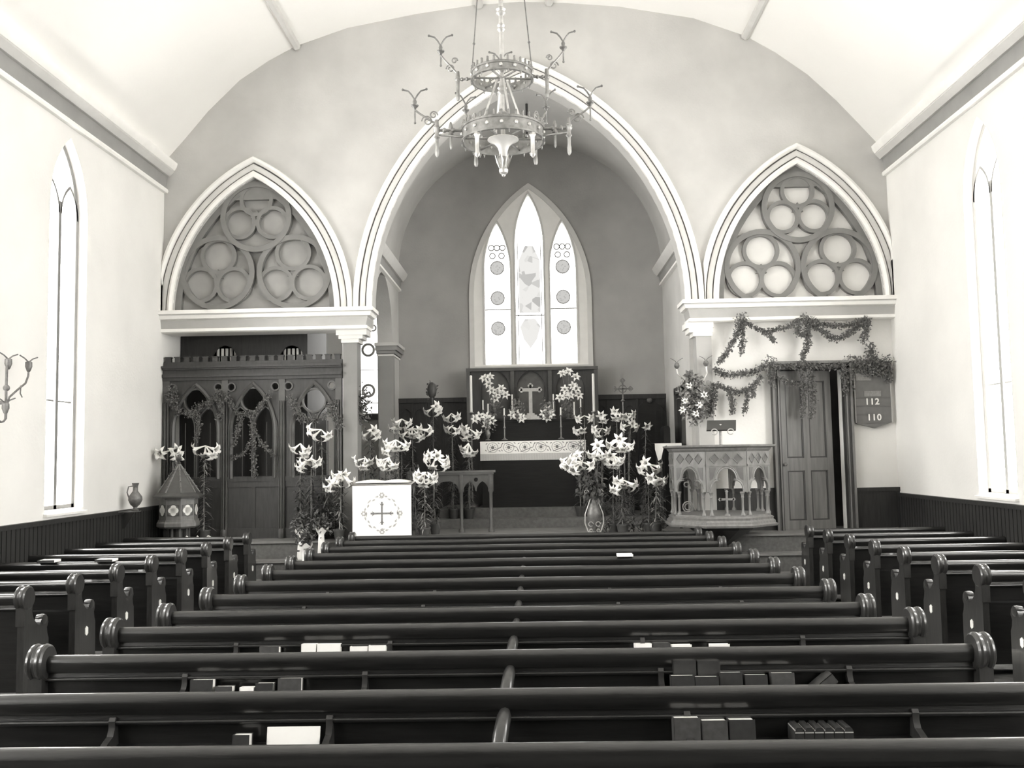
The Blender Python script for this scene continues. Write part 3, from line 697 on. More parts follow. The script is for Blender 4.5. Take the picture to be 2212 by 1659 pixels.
for i, x in enumerate(PX):
    mb = MB(); mb.box((x-.05, SY-.04, PZ), (x+.05, SY+.05, zcap))
    for d in (-.035, 0, .035):
        y = SY-.055-(.025 if d == 0 else 0); mb.tube([(x+d, y, PZ), (x+d, y, zcap-.35)], .013, 8)
    mb.lathe([(.04, PZ), (.055, PZ+.03), (.055, PZ+.12), (.045, PZ+.15)], (x, SY-.05, 0), 'z', 8)
    mb.build('post', M['screen2'], scr)
mb = MB()
for z0, z1, y in ((0, .05, .06), (.05, .10, .09), (.10, .17, .05), (.17, .195, .10), (.195, .23, .13)): mb.box((SX0, SY-y, zcap+z0), (SX1, SY+y, zcap+z1))
mb.build('entablature', M['screen'], scr, smooth=False)
mb = MB(); zb = zcap+.23; mb.box((SX0, SY-.03, zb), (SX1, SY+.03, zb+.07)); x = SX0+.03
n = 19; stp = (SX1-SX0)/n
for k in range(n): mb.box((SX0+stp*k+.03, SY-.035, zb+.07), (SX0+stp*k+stp-.035, SY+.035, zb+.14)).box((SX0+stp*k+.02, SY-.045, zb+.14), (SX0+stp*k+stp-.025, SY+.045, zb+.155))
mb.build('battlement', M['screen'], scr, smooth=False)

# ------------------------------------------------------------ greenery
def leaves(path, n, rad, size, rnd, mb=None, thick=None):
    """leaves scattered round a polyline of 3D points"""
    mb = mb or MB(); P = [Vector(p) for p in path]; L = [(P[i+1]-P[i]).length for i in range(len(P)-1)]; T = sum(L)
    for _ in range(n):
        t = rnd.random()*T; i = 0
        while i < len(L)-1 and t > L[i]: t -= L[i]; i += 1
        f = min(1, t/max(L[i], 1e-6)); p = P[i].lerp(P[i+1], f)
        rr = rad if thick is None else thick[i]+(thick[i+1]-thick[i])*f
        th = rnd.random()*2*PI; ph = math.acos(2*rnd.random()-1); r = rr*rnd.random()**.6
        c = p+Vector((math.sin(ph)*math.cos(th), .55*math.sin(ph)*math.sin(th), math.cos(ph)))*r
        d = Vector((rnd.gauss(0, 1), rnd.gauss(0, .7), rnd.gauss(-.3, 1))).normalized(); u = d.orthogonal().normalized()
        u = (Matrix.Rotation(rnd.random()*6.28, 3, d) @ u); s = size*rnd.uniform(.6, 1.3); up = d.cross(u)*s*.12
        mb.add([c, c+d*s*.45+u*s*.30+up, c+d*s, c+d*s*.45-u*s*.30+up], [(0, 1, 2), (0, 2, 3)])
    return mb
def sag(pts, y, sub=4):
    out = [at(p[0], p[1], y) for p in pts]; res = []
    for i in range(len(out)-1):                      # Catmull-Rom
        p0 = out[max(i-1, 0)]; p1 = out[i]; p2 = out[i+1]; p3 = out[min(i+2, len(out)-1)]
        for k in range(sub):
            t = k/sub; res.append(.5*((2*p1)+(p2-p0)*t+(2*p0-5*p1+4*p2-p3)*t*t+(-p0+3*p1-3*p2+p3)*t**3))
    res.append(out[-1]); return res
def garland(label, runs, y, group=None, m='ivy', size=.042, dens=640, cat='garland', name='garland'):
    rnd = random.Random(hash(label) % 999 if False else sum(map(ord, label)))
    mb = MB(); stem = MB()
    for pts, r in runs:
        path = sag(pts, y); L = sum((path[i+1]-path[i]).length for i in range(len(path)-1))
        leaves(path, int(dens*max(L, .1)*(r/.05)), r, size, rnd, mb); mb.tube(path, .006, 5)
    o = mb.build(name, M[m], smooth=False); return tag(o, label, cat, group)
G1 = 'evergreen garlands under the right cornice'
YB = 14.86
garland('evergreen garland with two long tails hung from the left end of the right cornice', [([(1606, 688), (1598, 705)], .13), ([(1600, 700), (1585, 735), (1572, 760), (1552, 782)], .055), ([(1602, 700), (1604, 735), (1601, 765)], .05), ([(1610, 695), (1640, 712), (1668, 714), (1700, 706), (1728, 690)], .04), ([(1645, 714), (1662, 724), (1672, 738)], .05)], YB, G1)
garland('evergreen garland looping in two swags over the right half of the cornice', [([(1738, 688), (1742, 698)], .14), ([(1745, 690), (1790, 702), (1830, 702), (1872, 688)], .05), ([(1752, 698), (1778, 716), (1805, 732), (1838, 716), (1868, 695)], .055), ([(1874, 688), (1872, 712), (1862, 740)], .06)], YB, G1)
garland('wreath tail of evergreen falling from the middle of the right cornice', [([(1726, 700), (1722, 715), (1732, 724), (1744, 720)], .06), ([(1748, 698), (1745, 730), (1742, 752), (1733, 772), (1736, 785)], .06)], YB-.03, G1)
YD = 14.93
garland('evergreen swag running from the pulpit bracket up to the door head', [([(1542, 797), (1565, 808), (1592, 809), (1625, 803), (1655, 790)], .06), ([(1660, 782), (1665, 795)], .14)], YD, G1)
garland('lower evergreen swag left of the door with four hanging tails', [([(1545, 830), (1565, 838), (1592, 846), (1620, 838), (1645, 812)], .055), ([(1543, 830), (1540, 860), (1535, 895)], .075), ([(1575, 845), (1582, 870), (1582, 895)], .05), ([(1613, 848), (1612, 870), (1608, 890)], .045), ([(1624, 838), (1630, 860)], .05)], YD, G1)
garland('evergreen garland laid along the head of the door frame', [([(1665, 790), (1700, 792), (1740, 789), (1790, 792), (1822, 785)], .05), ([(1668, 795), (1665, 815), (1670, 835)], .06), ([(1820, 790), (1825, 820), (1828, 850)], .05)], YD-.03, G1)
garland('evergreen garland draped across the upper door panels with a tail', [([(1682, 812), (1705, 828), (1730, 832)], .05), ([(1748, 800), (1756, 840), (1756, 870), (1752, 902)], .06)], YD-.06, G1)
garland('dark narrow evergreen tail hanging down the middle stile of the door', [([(1722, 795), (1733, 812), (1737, 850), (1733, 900)], .06)], YD-.02, G1, size=.03, dens=900)
GS = 'vines wound over the wooden screen'
YS = SY-.13
garland('vine wound over the left bay of the wooden screen', [([(362, 850), (385, 885), (415, 895), (425, 880), (450, 872), (475, 845)], .07), ([(370, 840), (375, 870)], .1), ([(425, 890), (430, 920), (422, 950)], .05), ([(465, 850), (478, 880), (472, 905)], .06)], YS, GS, 'ivyd', .04, 380)
garland('vine wound over the middle bay of the wooden screen', [([(487, 850), (505, 880), (520, 905), (512, 935), (505, 960)], .055), ([(585, 850), (560, 880), (545, 905), (548, 960), (550, 1030)], .055), ([(545, 950), (525, 980), (500, 990)], .04), ([(550, 930), (570, 965), (595, 985)], .04), ([(520, 895), (545, 890)], .06)], YS, GS, 'ivyd', .04, 380)
garland('vine wound over the right bay of the wooden screen', [([(625, 855), (640, 885), (665, 905), (690, 905), (712, 885), (725, 865)], .07), ([(712, 870), (725, 900), (735, 925)], .08), ([(640, 890), (655, 910)], .07)], YS, GS, 'ivyd', .04, 380)

# ------------------------------------------------------------ lilies
def lily_mesh():
    mb = MB(); n = 24; rows = []
    prof = [(.006, 0, 0), (.010, .04, 0), (.015, .09, .0), (.026, .13, .06), (.045, .155, .22), (.072, .165, .5), (.098, .152, .85)]
    for r, z, k in prof:
        row = []
        for i in range(n):
            t = 2*PI*i/n; c = math.cos(6*t); q = 1+k*.42*(c-.55)
            alt = .012*k*(1 if (int(round(t/(PI/3))) % 2) else -1)
            row.append((r*q*math.cos(t), r*q*math.sin(t), z+alt-.03*k*k*(c > .2)))
        rows.append(row)
    b = [p for row in rows for p in row]; fs = [(j*n+i, j*n+(i+1) % n, (j+1)*n+(i+1) % n, (j+1)*n+i) for j in range(len(rows)-1) for i in range(n)]
    mb.add(b, fs); mb.tube([(0, 0, .06), (0, 0, .14)], .003, 5, 1)
    for i in range(6):
        t = i*PI/3+.5; mb.tube([(0, 0, .07), (.018*math.cos(t), .018*math.sin(t), .15)], .0016, 4, 1)
        mb.sphere((.018*math.cos(t), .018*math.sin(t), .152), .005, 6, 4, (1, 1, .5), 1)
    me = bpy.data.meshes.new('lily_flower'); me.from_pydata(mb.v, [], mb.f); me.materials.append(M['petal']); me.materials.append(M['leafl'])
    for i, p in enumerate(me.polygons): p.material_index = mb.mi[i]; p.use_smooth = True
    return me
LILY = lily_mesh()
def flower(root, S, P, rnd, small=1.0, name='flower'):
    """trumpet from the stem head S with its mouth at P"""
    d = P-S; L = d.length
    d = d+Vector((0, -max(.045, .26*L)*rnd.uniform(.4, 1.7), -.01))
    ln = max(d.length, .16*small); z = d.normalized(); o = bpy.data.objects.new(name, LILY); COL.objects.link(o); o.parent = root
    rot = z.to_track_quat('Z', 'Y'); sc = ln/.16; o.scale = (small*1.12, small*1.12, sc)
    o.rotation_mode = 'QUATERNION'; o.rotation_quaternion = rot @ Matrix.Rotation(rnd.random()*1.2, 3, 'Z').to_quaternion()
    q = P-z*ln*.95 if L < .12*small else S
    o.location = q-wloc(root); return o
def leafblade(mb, a, d, L, w, droop, mi=0):
    d = Vector(d).normalized(); s = d.cross(Vector((0, 0, 1)))
    s = s.normalized() if s.length > 1e-3 else Vector((1, 0, 0)); vs = []
    for t, k in ((0, .5), (.35, 1), (.7, .75), (1, .02)):
        c = Vector(a)+d*L*t+Vector((0, 0, -droop*t*t*L)); vs += [c-s*w*k, c+Vector((0, 0, .15*w)), c+s*w*k]
    b = [(0, 1, 4, 3), (1, 2, 5, 4), (3, 4, 7, 6), (4, 5, 8, 7), (6, 7, 10, 9), (7, 8, 11, 10)]
    mb.add(vs, b, mi)
def lily(label, y, top, flowers, base, y2=None, leafm='leaf', pot=True, leafy=1.0, small=1.02, fdy=.03, group='easter lilies round the chancel', zbase=None, rise=0.0, cat='lily', name='potted_lily'):
    rnd = random.Random(sum(map(ord, label))); S = at(top[0], top[1], y); zb = PZ if zbase is None else zbase
    B = at(base, 1130, y); B = Vector((B.x, y+(.04 if not pot else 0), zb))
    root = thing(name, label, cat, B, group)
    ph = .17 if pot else 0
    mid = (S+B)/2+Vector((rnd.uniform(-.02, .02), 0, 0))
    mb = MB(); mb.tube([B+Vector((0, 0, ph*.8)), mid, S], [.010, .008, .006], 6); mb.build('stem', M['leafl'], root)
    mb = MB(); H = S.z-B.z-ph; n = int(34*H*leafy)
    for i in range(n):
        f = (i+.5)/max(1, n)*.93; c = (B+Vector((0, 0, ph))).lerp(S, f)
        for k in range(3):
            t = rnd.random()*6.28; L = rnd.uniform(.10, .18)*(1.2-.5*f)
            leafblade(mb, c, (math.cos(t), math.sin(t), rnd.uniform(-.1, .7)), L, .010, rnd.uniform(.2, .9))
    mb.build('leaves', M[leafm], root, smooth=False)
    if pot:
        mb = MB(); mb.lathe([(.065, 0), (.09, .15), (.10, .15), (.10, .175), (.085, .175), (.08, .15)], tuple(B), 'z', 16); mb.build('pot', M['pot'], root)
    for p in flowers:
        flower(root, S, at(p[0], p[1], y-fdy), rnd, small)
    return root
lily('tall leafy lily standing between the font and the screen post', 14.72, (444, 963), [(419, 970), (444, 984), (472, 972), (464, 985)], 441, leafm='leafl')
lily('lily whose blossoms show just above the spire of the font', 14.92, (372, 972), [(346, 980), (386, 973), (389, 985)], 385, fdy=.30, pot=False)
lily('lily with two blossoms before the left side of the third screen bay', 14.72, (649, 958), [(634, 970), (664, 974), (661, 984)], 650)
lily('lily with a low cluster of four blossoms before the third screen bay', 14.60, (672, 990), [(651, 1003), (670, 1000), (686, 998), (647, 1013)], 672)
lily('lily with two blossoms highest against the third screen bay', 14.86, (694, 928), [(676, 943), (711, 943), (668, 928)], 703)
lily('full white lily standing close to the left of the embroidered lectern cloth', 14.42, (735, 1022), [(715, 1042), (711, 1056), (723, 1030), (761, 1044), (743, 1028), (727, 1048)], 733, leafm='leafl', leafy=1.3)
lily('slim lily with two blossoms right of the bouquet standard', 16.1, (800, 932), [(784, 942), (817, 941), (808, 930)], 800)
lily('lily with three blossoms rising over the left corner of the lectern book', 15.1, (788, 990), [(765, 996), (785, 1011), (797, 1001)], 788)
lily('lily with a tight cluster rising over the middle of the lectern book', 15.0, (840, 988), [(827, 1011), (836, 1003), (852, 1009), (818, 998)], 842)
lily('lily with four large blossoms above the right page of the lectern book', 15.3, (855, 950), [(834, 978), (842, 968), (881, 964), (856, 970), (835, 960)], 855)
lily('lily with three blossoms highest beside the chancel pier', 16.3, (868, 905), [(853, 913), (846, 929), (885, 915), (858, 922)], 868)
lily('broad lily head just left of the round topped staff', 16.2, (890, 925), [(867, 942), (891, 942), (912, 946), (908, 928), (932, 930), (880, 932)], 892)
ZF = PZ+.16
lily('lily with two blossoms right below the round topped staff', 17.0, (936, 880), [(920, 891), (948, 889), (944, 878)], 936, zbase=ZF, pot=True)
lily('lily with two small blossoms left of the tall altar torch', 17.0, (975, 893), [(965, 904), (989, 902)], 977, zbase=ZF)
lily('lily with a face on blossom below the two small ones', 16.6, (976, 922), [(965, 929), (989, 931)], 980, zbase=ZF)
lily('lily with ragged pale head just in front of the left altar torch', 16.7, (1012, 925), [(1002, 928), (1008, 940), (1034, 940), (1004, 950)], 1012, zbase=ZF)
lily('lily with three drooping bells at the left end of the altar frontal', 16.5, (1012, 957), [(1000, 971), (1009, 983), (1023, 980)], 1015, zbase=ZF)
lily('lily with a wide ring of blossoms over the communion rail', 15.35, (940, 988), [(918, 990), (946, 984), (934, 1010), (966, 996), (966, 1008), (926, 985)], 940)
lily('tall leafy lily standing right of the embroidered lectern cloth', 14.45, (917, 1024), [(899, 1034), (915, 1047), (941, 1035), (906, 1028), (932, 1031)], 916, leafm='leafl', leafy=1.4)
lily('lily spray leaning left from the brass vase towards the altar', 14.62, (1258, 998), [(1213, 1000), (1224, 1009), (1244, 981), (1238, 1017), (1253, 1010), (1278, 1005), (1230, 994)], 1283, pot=False, zbase=1.18, name='cut_lily_spray')
lily('cut lily with one star shaped blossom facing the viewer above the brass vase', 14.66, (1293, 966), [(1291, 961), (1276, 985), (1305, 985), (1288, 990)], 1283, pot=False, zbase=1.18, name='cut_lily_spray')
lily('tallest lily right of the brass vase', 14.78, (1338, 950), [(1314, 962), (1335, 968), (1364, 965), (1338, 950), (1345, 972)], 1338)
lily('lily with three broad bells below the tallest one', 14.70, (1326, 984), [(1306, 998), (1325, 1008), (1342, 994), (1316, 985), (1334, 1003)], 1326)
lily('low leafy lily with three blossoms in front at the right of the vase', 14.52, (1345, 1036), [(1325, 1060), (1346, 1051), (1371, 1048), (1333, 1042)], 1345, leafm='leaf', leafy=1.5)
lily('lily with two levels of blossom left of the pulpit', 14.72, (1402, 1003), [(1381, 1015), (1415, 1018), (1427, 1008), (1393, 1000)], 1402, leafm='leaf', leafy=1.4)
lily('lower lily nearest the pulpit', 14.62, (1418, 1030), [(1405, 1035), (1425, 1042), (1438, 1038)], 1416, leafm='leafl', leafy=1.3)
for lab, t, fl in (('dim lily by the right altar torch', (1262, 898), [(1247, 906), (1277, 903)]), ('dim lily above the star blossom', (1302, 892), [(1299, 898), (1303, 910)]),
                   ('dim lily beside the processional cross', (1332, 888), [(1327, 890), (1329, 906), (1342, 901)]), ('dim lily right of the processional cross', (1360, 895), [(1369, 896), (1352, 903)]),
                   ('dim lily low on the right of the processional cross', (1362, 918), [(1343, 922), (1376, 924), (1368, 915)]), ('dim single lily farthest right in the chancel', (1395, 915), [(1399, 922)]),
                   ('dim lily with a star blossom at the right end of the altar frontal', (1255, 925), [(1243, 931), (1257, 932)]), ('dim lily with two bells above the altar frontal end', (1300, 925), [(1290, 939), (1312, 930), (1281, 928)])):
    lily(lab, 16.7, t, fl, t[0], zbase=ZF, leafy=.6, small=.88)

# ------------------------------------------------------------ lectern with embroidered cloth
LY = 14.28
a = at(761, 1047, LY); b = at(888, 1047, LY); lx0, lx1, lz = a.x, b.x, (a.z+b.z)/2
le = thing('lectern', 'lectern draped in a white cloth embroidered with a cross in a wreath', 'lectern', ((lx0+lx1)/2, LY+.2, PZ))
mb = MB(); mb.box((lx0+.05, LY+.02, .16), (lx1-.05, LY+.1, lz-.03)).box((lx0+.05, LY+.2, .43), (lx1-.05, LY+.4, lz-.05)); mb.build('desk', M['wainscot'], le, smooth=False)
mb = MB(); mb.box((lx0, LY, .50), (lx1, LY+.012, lz)); mb.add([(lx0, LY, lz), (lx1, LY, lz), (lx1, LY+.42, lz+.03), (lx0, LY+.42, lz+.03), (lx0, LY, lz-.01), (lx1, LY, lz-.01), (lx1, LY+.42, lz+.02), (lx0, LY+.42, lz+.02)], [(0,1,2,3),(7,6,5,4),(0,4,5,1),(1,5,6,2),(2,6,7,3),(3,7,4,0)])
for k in range(0): pass
fc = mb.build('frontal_cloth', M['cloth'], le, smooth=False)
e = xz(825, 1109, LY); mb = MB(); y0, y1 = LY-.004, LY+.001
mb.box((e[0]-.012, y0, e[1]-.17), (e[0]+.012, y1, e[1]+.17)).box((e[0]-.17, y0-.001, e[1]-.012), (e[0]+.17, y1, e[1]+.012))
for dx, dz in ((0, 1), (1, 0), (0, -1), (-1, 0)):
    for s in (-1, 1):
        bx, bz = e[0]+dx*.12, e[1]+dz*.12; tx, tz = dz*s*.035, dx*s*.035
        mb.prism([(bx-dx*.02, bz-dz*.02), (bx+tx+dx*.03, bz+tz+dz*.03), (bx+dx*.01, bz+dz*.01)], 'y', y0-.002, y1)
mb.build('embroidered_cross', M['embro'], fc, smooth=False)
mb = MB()
for i in range(24):
    t = i*PI/12; r = .26 if i % 2 else .235; c = (e[0]+r*math.cos(t), e[1]+r*math.sin(t)); L = .04 if i % 3 else .055
    mb.prism([(c[0]+L*math.cos(t+1.6), c[1]+L*math.sin(t+1.6)), (c[0]+.014*math.cos(t), c[1]+.014*math.sin(t)), (c[0]-L*.5*math.cos(t+1.6), c[1]-L*.5*math.sin(t+1.6)), (c[0]-.014*math.cos(t), c[1]-.014*math.sin(t))], 'y', y0, y1)
for t in (PI/2, 0, PI, -PI/2):
    c = (e[0]+.275*math.cos(t), e[1]+.275*math.sin(t))
    for k in range(6): mb.prism(circ(c[0]+.027*math.cos(k*PI/3), c[1]+.027*math.sin(k*PI/3), .014, 8), 'y', y0, y1)
mb.build('embroidered_wreath', M['embrol'], fc, smooth=False)
bk = thing('open_bible', 'large open book lying on the cloth covered lectern', 'book', ((lx0+lx1)/2, LY+.2, lz+.03))
c = (lx0+lx1)/2
mb = MB()
for s in (-1, 1):
    n = 8; top = [(c+s*.40*i/n, lz+.035+.035*math.sin(PI*min(1, .12+i/n*.8))) for i in range(n+1)]
    mb.prism(top+[(c+s*.40, lz+.03), (c, lz+.03)], 'y', LY+.04, LY+.36)
mb.build('pages', M['paper'], bk)
mb = MB(); mb.box((c-.42, LY+.03, lz+.022), (c+.42, LY+.38, lz+.032)); mb.build('cover', M['clothg'], bk, smooth=False)
mb = MB(); mb.box((c-.22, LY+.03, lz+.03), (c-.10, LY+.037, lz+.07)).box((c+.1, LY+.03, lz+.03), (c+.16, LY+.037, lz+.06)); mb.build('ribbon', M['cloth'], bk, smooth=False)
# bouquet standard
p0 = at(772, 905, 15.25)
sd = thing('flower_standard', 'thin pale pole carrying a leafy bunch in front of the organ chamber lancet', 'flower stand', (p0.x, 15.25, PZ))
mb = MB(); mb.tube([(p0.x, 15.25, PZ), (p0.x, 15.25, p0.z)], .024, 8); mb.build('pole', M['pulpit'], sd)
mb = MB(); mb.lathe([(.14, PZ), (.14, PZ+.03), (.04, PZ+.06)], (p0.x, 15.25, 0), 'z', 12); mb.build('foot', M['pulpit'], sd)
c = at(778, 875, 15.2); mb = leaves([c+Vector((0, 0, -.22)), c, c+Vector((.03, 0, .2))], 420, .2, .06, random.Random(3)); mb.build('foliage', M['ivyd'], sd, smooth=False)

# ------------------------------------------------------------ font
FX, FY = at(386, 1100, 14.56).x, 14.56
def oz(px, py, y=14.55): return at(px, py, y).z
ft = thing('baptismal_font', 'octagonal stone font with quatrefoil panels and a pointed wooden spire cover', 'font', (FX, FY, PZ))
ph = PI/8+math.radians(4)
def oct_(prof, n=8): m_ = MB(); m_.lathe(prof, (FX, FY, 0), 'z', n, phase=ph); return m_
zc = oz(386, 1075); zb = oz(386, 1133)
oct_([(.20, PZ), (.20, PZ+.03), (.12, PZ+.05)]).build('foot', M['pulpitd'], ft, smooth=False)
m_ = MB()
for k in range(8): t = ph+k*PI/4; m_.cone((FX+.15*math.cos(t), FY+.15*math.sin(t), PZ), (FX+.15*math.cos(t), FY+.15*math.sin(t), zb), .025, .02, 8)
m_.cone((FX, FY, PZ), (FX, FY, zb), .09, .10, 8); m_.build('shaft', M['pulpitd'], ft)
oct_([(.27, zb-.05), (.32, zb-.02), (.32, zb+.03), (.30, zb+.06), (.30, zb+.08)]).build('bowl_base', M['pulpit'], ft, smooth=False)
bw = oct_([(.285, zb+.08), (.285, zc-.02), (.31, zc-.02), (.31, zc+.0)]).build('bowl', M['pulpit'], ft, smooth=False)
m_ = MB(); hh = (zc-zb-.1)
for k in range(8):
    t = ph+PI/8+k*PI/4; s0 = len(m_.v); q = MB()
    for dx, dz in ((.035, 0), (-.035, 0), (0, .04), (0, -.04)): q.prism(circ(dx, dz, .042, 14), 'y', -.004, .004)
    q.prism(circ(0, 0, .045, 14), 'y', -.0045, .004)
    q.xf(Matrix.Translation((FX+.266*math.cos(t), FY+.266*math.sin(t), zb+.08+hh*.47)) @ Matrix.Rotation(t-PI/2, 4, 'Z')); m_.add(q.v, q.f)
m_.build('quatrefoil', M['white'], bw, smooth=False)
m_ = MB()
for k in range(8):
    t = ph+PI/8+k*PI/4; q = MB(); q.ring(0, 0, .085, .095, -.008, .004, 20)
    for dx in (-.09, .09):
        for dz in (-.085, .085): q.prism([(dx, dz), (dx*.45, dz), (dx, dz*.45)], 'y', -.005, .004)
    q.xf(Matrix.Translation((FX+.266*math.cos(t), FY+.266*math.sin(t), zb+.08+hh*.47)) @ Matrix.Rotation(t-PI/2, 4, 'Z')); m_.add(q.v, q.f)
m_.build('carved_frame', M['screen2'], bw)
cv = oct_([(.37, zc), (.38, zc+.03), (.33, zc+.06), (.30, zc+.08), (.015, oz(386, 1003)), (.012, oz(386, 998))]).build('spire_cover', M['screen2'], ft, smooth=False)
m_ = MB(); za, zt_ = zc+.08, oz(386, 1003)
for k in range(8):
    t = ph+k*PI/4; m_.tube([(FX+.305*math.cos(t), FY+.305*math.sin(t), za), (FX+.015*math.cos(t), FY+.015*math.sin(t), zt_)], .013, 6)
    for f in (.2, .4, .6, .8): r = .305*(1-f)+.015*f+.01; m_.sphere((FX+r*math.cos(t), FY+r*math.sin(t), za+(zt_-za)*f), .018, 6, 4)
m_.build('rib', M['pulpit'], cv)
m_ = MB(); z = zt_; m_.lathe([(.012, z), (.03, z+.02), (.012, z+.04), (.04, z+.07), (.045, z+.09), (.015, z+.11), (.008, z+.15)], (FX, FY, 0), 'z', 10); m_.build('finial', M['screen2'], cv)
for i, (px, w_) in enumerate(((404, .12), (427, .09), (452, .22))):
    p = at(px, 1148, 14.45); mb = MB(); mb.add([(p.x-w_/2, 14.40, PZ+.006), (p.x+w_/2, 14.40, PZ+.006), (p.x+w_*.3, 14.56, PZ+.006), (p.x-w_*.35, 14.56, PZ+.006), (p.x-w_*.1, 14.46, PZ+.11), (p.x+w_*.25, 14.48, PZ+.07)], [(0, 1, 4), (1, 5, 4), (1, 2, 5), (2, 3, 4, 5), (3, 0, 4), (0, 3, 2, 1)])
    tag(mb.build('crumpled_paper', M['paper'], smooth=False), ['small peaked white paper at the foot of the font', 'smallest crumpled paper between font and leafy lily', 'broad crumpled white paper by the stem of the leafy lily'][i], 'paper', 'crumpled papers beside the font')
# wall shelf and ewer
sh = thing('wall_bracket_shelf', 'small shelf bracketed to the left wall under a dark ewer', 'shelf', (XL, atx(290, 1105, XL+.3).y, 1.3))
p = atx(292, 1103, XL+.22); sy, sz = p.y, p.z
sh.location = (XL+.07, sy, sz-.02)
mb = MB(); mb.lathe([(.20, sz-.02), (.21, sz-.01), (.21, sz)], (XL+.08, sy, 0), 'z', 18, a0=-PI/2, a1=PI/2); mb.box((XL+.07, sy-.21, sz-.02), (XL+.09, sy+.21, sz)); mb.build('shelf_board', M['pulpitd'], sh)
mb = MB(); mb.prism([(XL+.045, sz-.25), (XL+.08, sz-.25), (XL+.22, sz-.02), (XL+.045, sz-.02)], 'y', sy-.02, sy+.02); mb.build('bracket', M['wainscot'], sh, smooth=False)
ex = XL+.22
ew = thing('ewer', 'dark round bodied ewer with a wide mouth on the wall shelf', 'ewer', (ex, sy, sz))
mb = MB(); q = .92
mb.lathe([(.055*q, sz), (.06*q, sz+.01), (.03*q, sz+.03), (.03*q, sz+.05), (.075*q, sz+.09), (.105*q, sz+.15), (.10*q, sz+.20), (.06*q, sz+.25), (.038*q, sz+.28), (.036*q, sz+.34), (.05*q, sz+.38), (.055*q, sz+.39), (.045*q, sz+.385)], (ex, sy, 0), 'z', 20); mb.build('body', M['brassd'], ew)
mb = MB(); mb.tube([(ex-.03, sy, sz+.35), (ex-.10, sy, sz+.34), (ex-.12, sy, sz+.26), (ex-.09, sy, sz+.17)], .009, 6); mb.build('handle', M['brassd'], ew)
# ------------------------------------------------------------ pulpit
PY_ = 14.30; pc = at(1553, 1050, PY_); PX_ = pc.x; PR = .735
pzt = at(1553, 962, PY_-.7).z; pzb = at(1560, 1146, PY_-.7).z+.035
pu = thing('pulpit', 'open arcaded octagonal oak pulpit at the right of the chancel steps', 'pulpit', (PX_, PY_, fz(14)))
pph = -PI/2+PI/8-.03
def po(prof): m_ = MB(); m_.lathe(prof, (PX_, PY_, 0), 'z', 8, phase=pph); return m_
k_ = 1/math.cos(PI/8)
h0 = pzb+.17; h1 = pzt-.09; hf = pzt-.285           # floor of arcade, top of frieze, bottom of frieze
base = po([(PR*.70, pzb-.02), (PR+.10, pzb), (PR+.115, pzb+.03), (PR+.08, pzb+.05), (PR+.08, pzb+.075), (PR+.045, pzb+.10), (PR+.055, pzb+.13), (PR+.01, pzb+.15), (PR+.01, h0)]).build('base_moulding', M['pulpit'], pu, smooth=False)
# top rim is an open ring
m_ = MB(); m_.lathe([(PR-.10, h1), (PR+.01, h1), (PR+.04, h1+.03), (PR+.05, h1+.05), (PR+.11, h1+.07), (PR+.115, h1+.095), (PR-.10, h1+.10), (PR-.10, h1)], (PX_, PY_, 0), 'z', 8, phase=pph, caps=False); m_.build('top_rim', M['pulpit'], pu, smooth=False)
side = 2*PR*math.sin(PI/8); ap = PR*math.cos(PI/8)
def trefoil(hw, z0, zt):
    pts = []; r1 = hw*.50
    # lower lobes then a pointed upper lobe
    n = 7; zc0 = z0+.02
    for i in range(n): t = PI-(PI*.55)*i/(n-1); pts.append((-hw+r1+r1*math.cos(t), zc0+r1*1.15*math.sin(t)))
    b = hw*.62; zz = zc0+r1*1.05; H = zt-zz
    for i in range(n): f = i/(n-1); t = f*PI/2; pts.append((-b*math.cos(t)**.85, zz+H*math.sin(t)**.9*(.86+.14*f)))
    return pts+[(-p[0], p[1]) for p in pts[-2::-1]]
def gl(hw, z0, zt): return trefoil(hw, z0, zt)
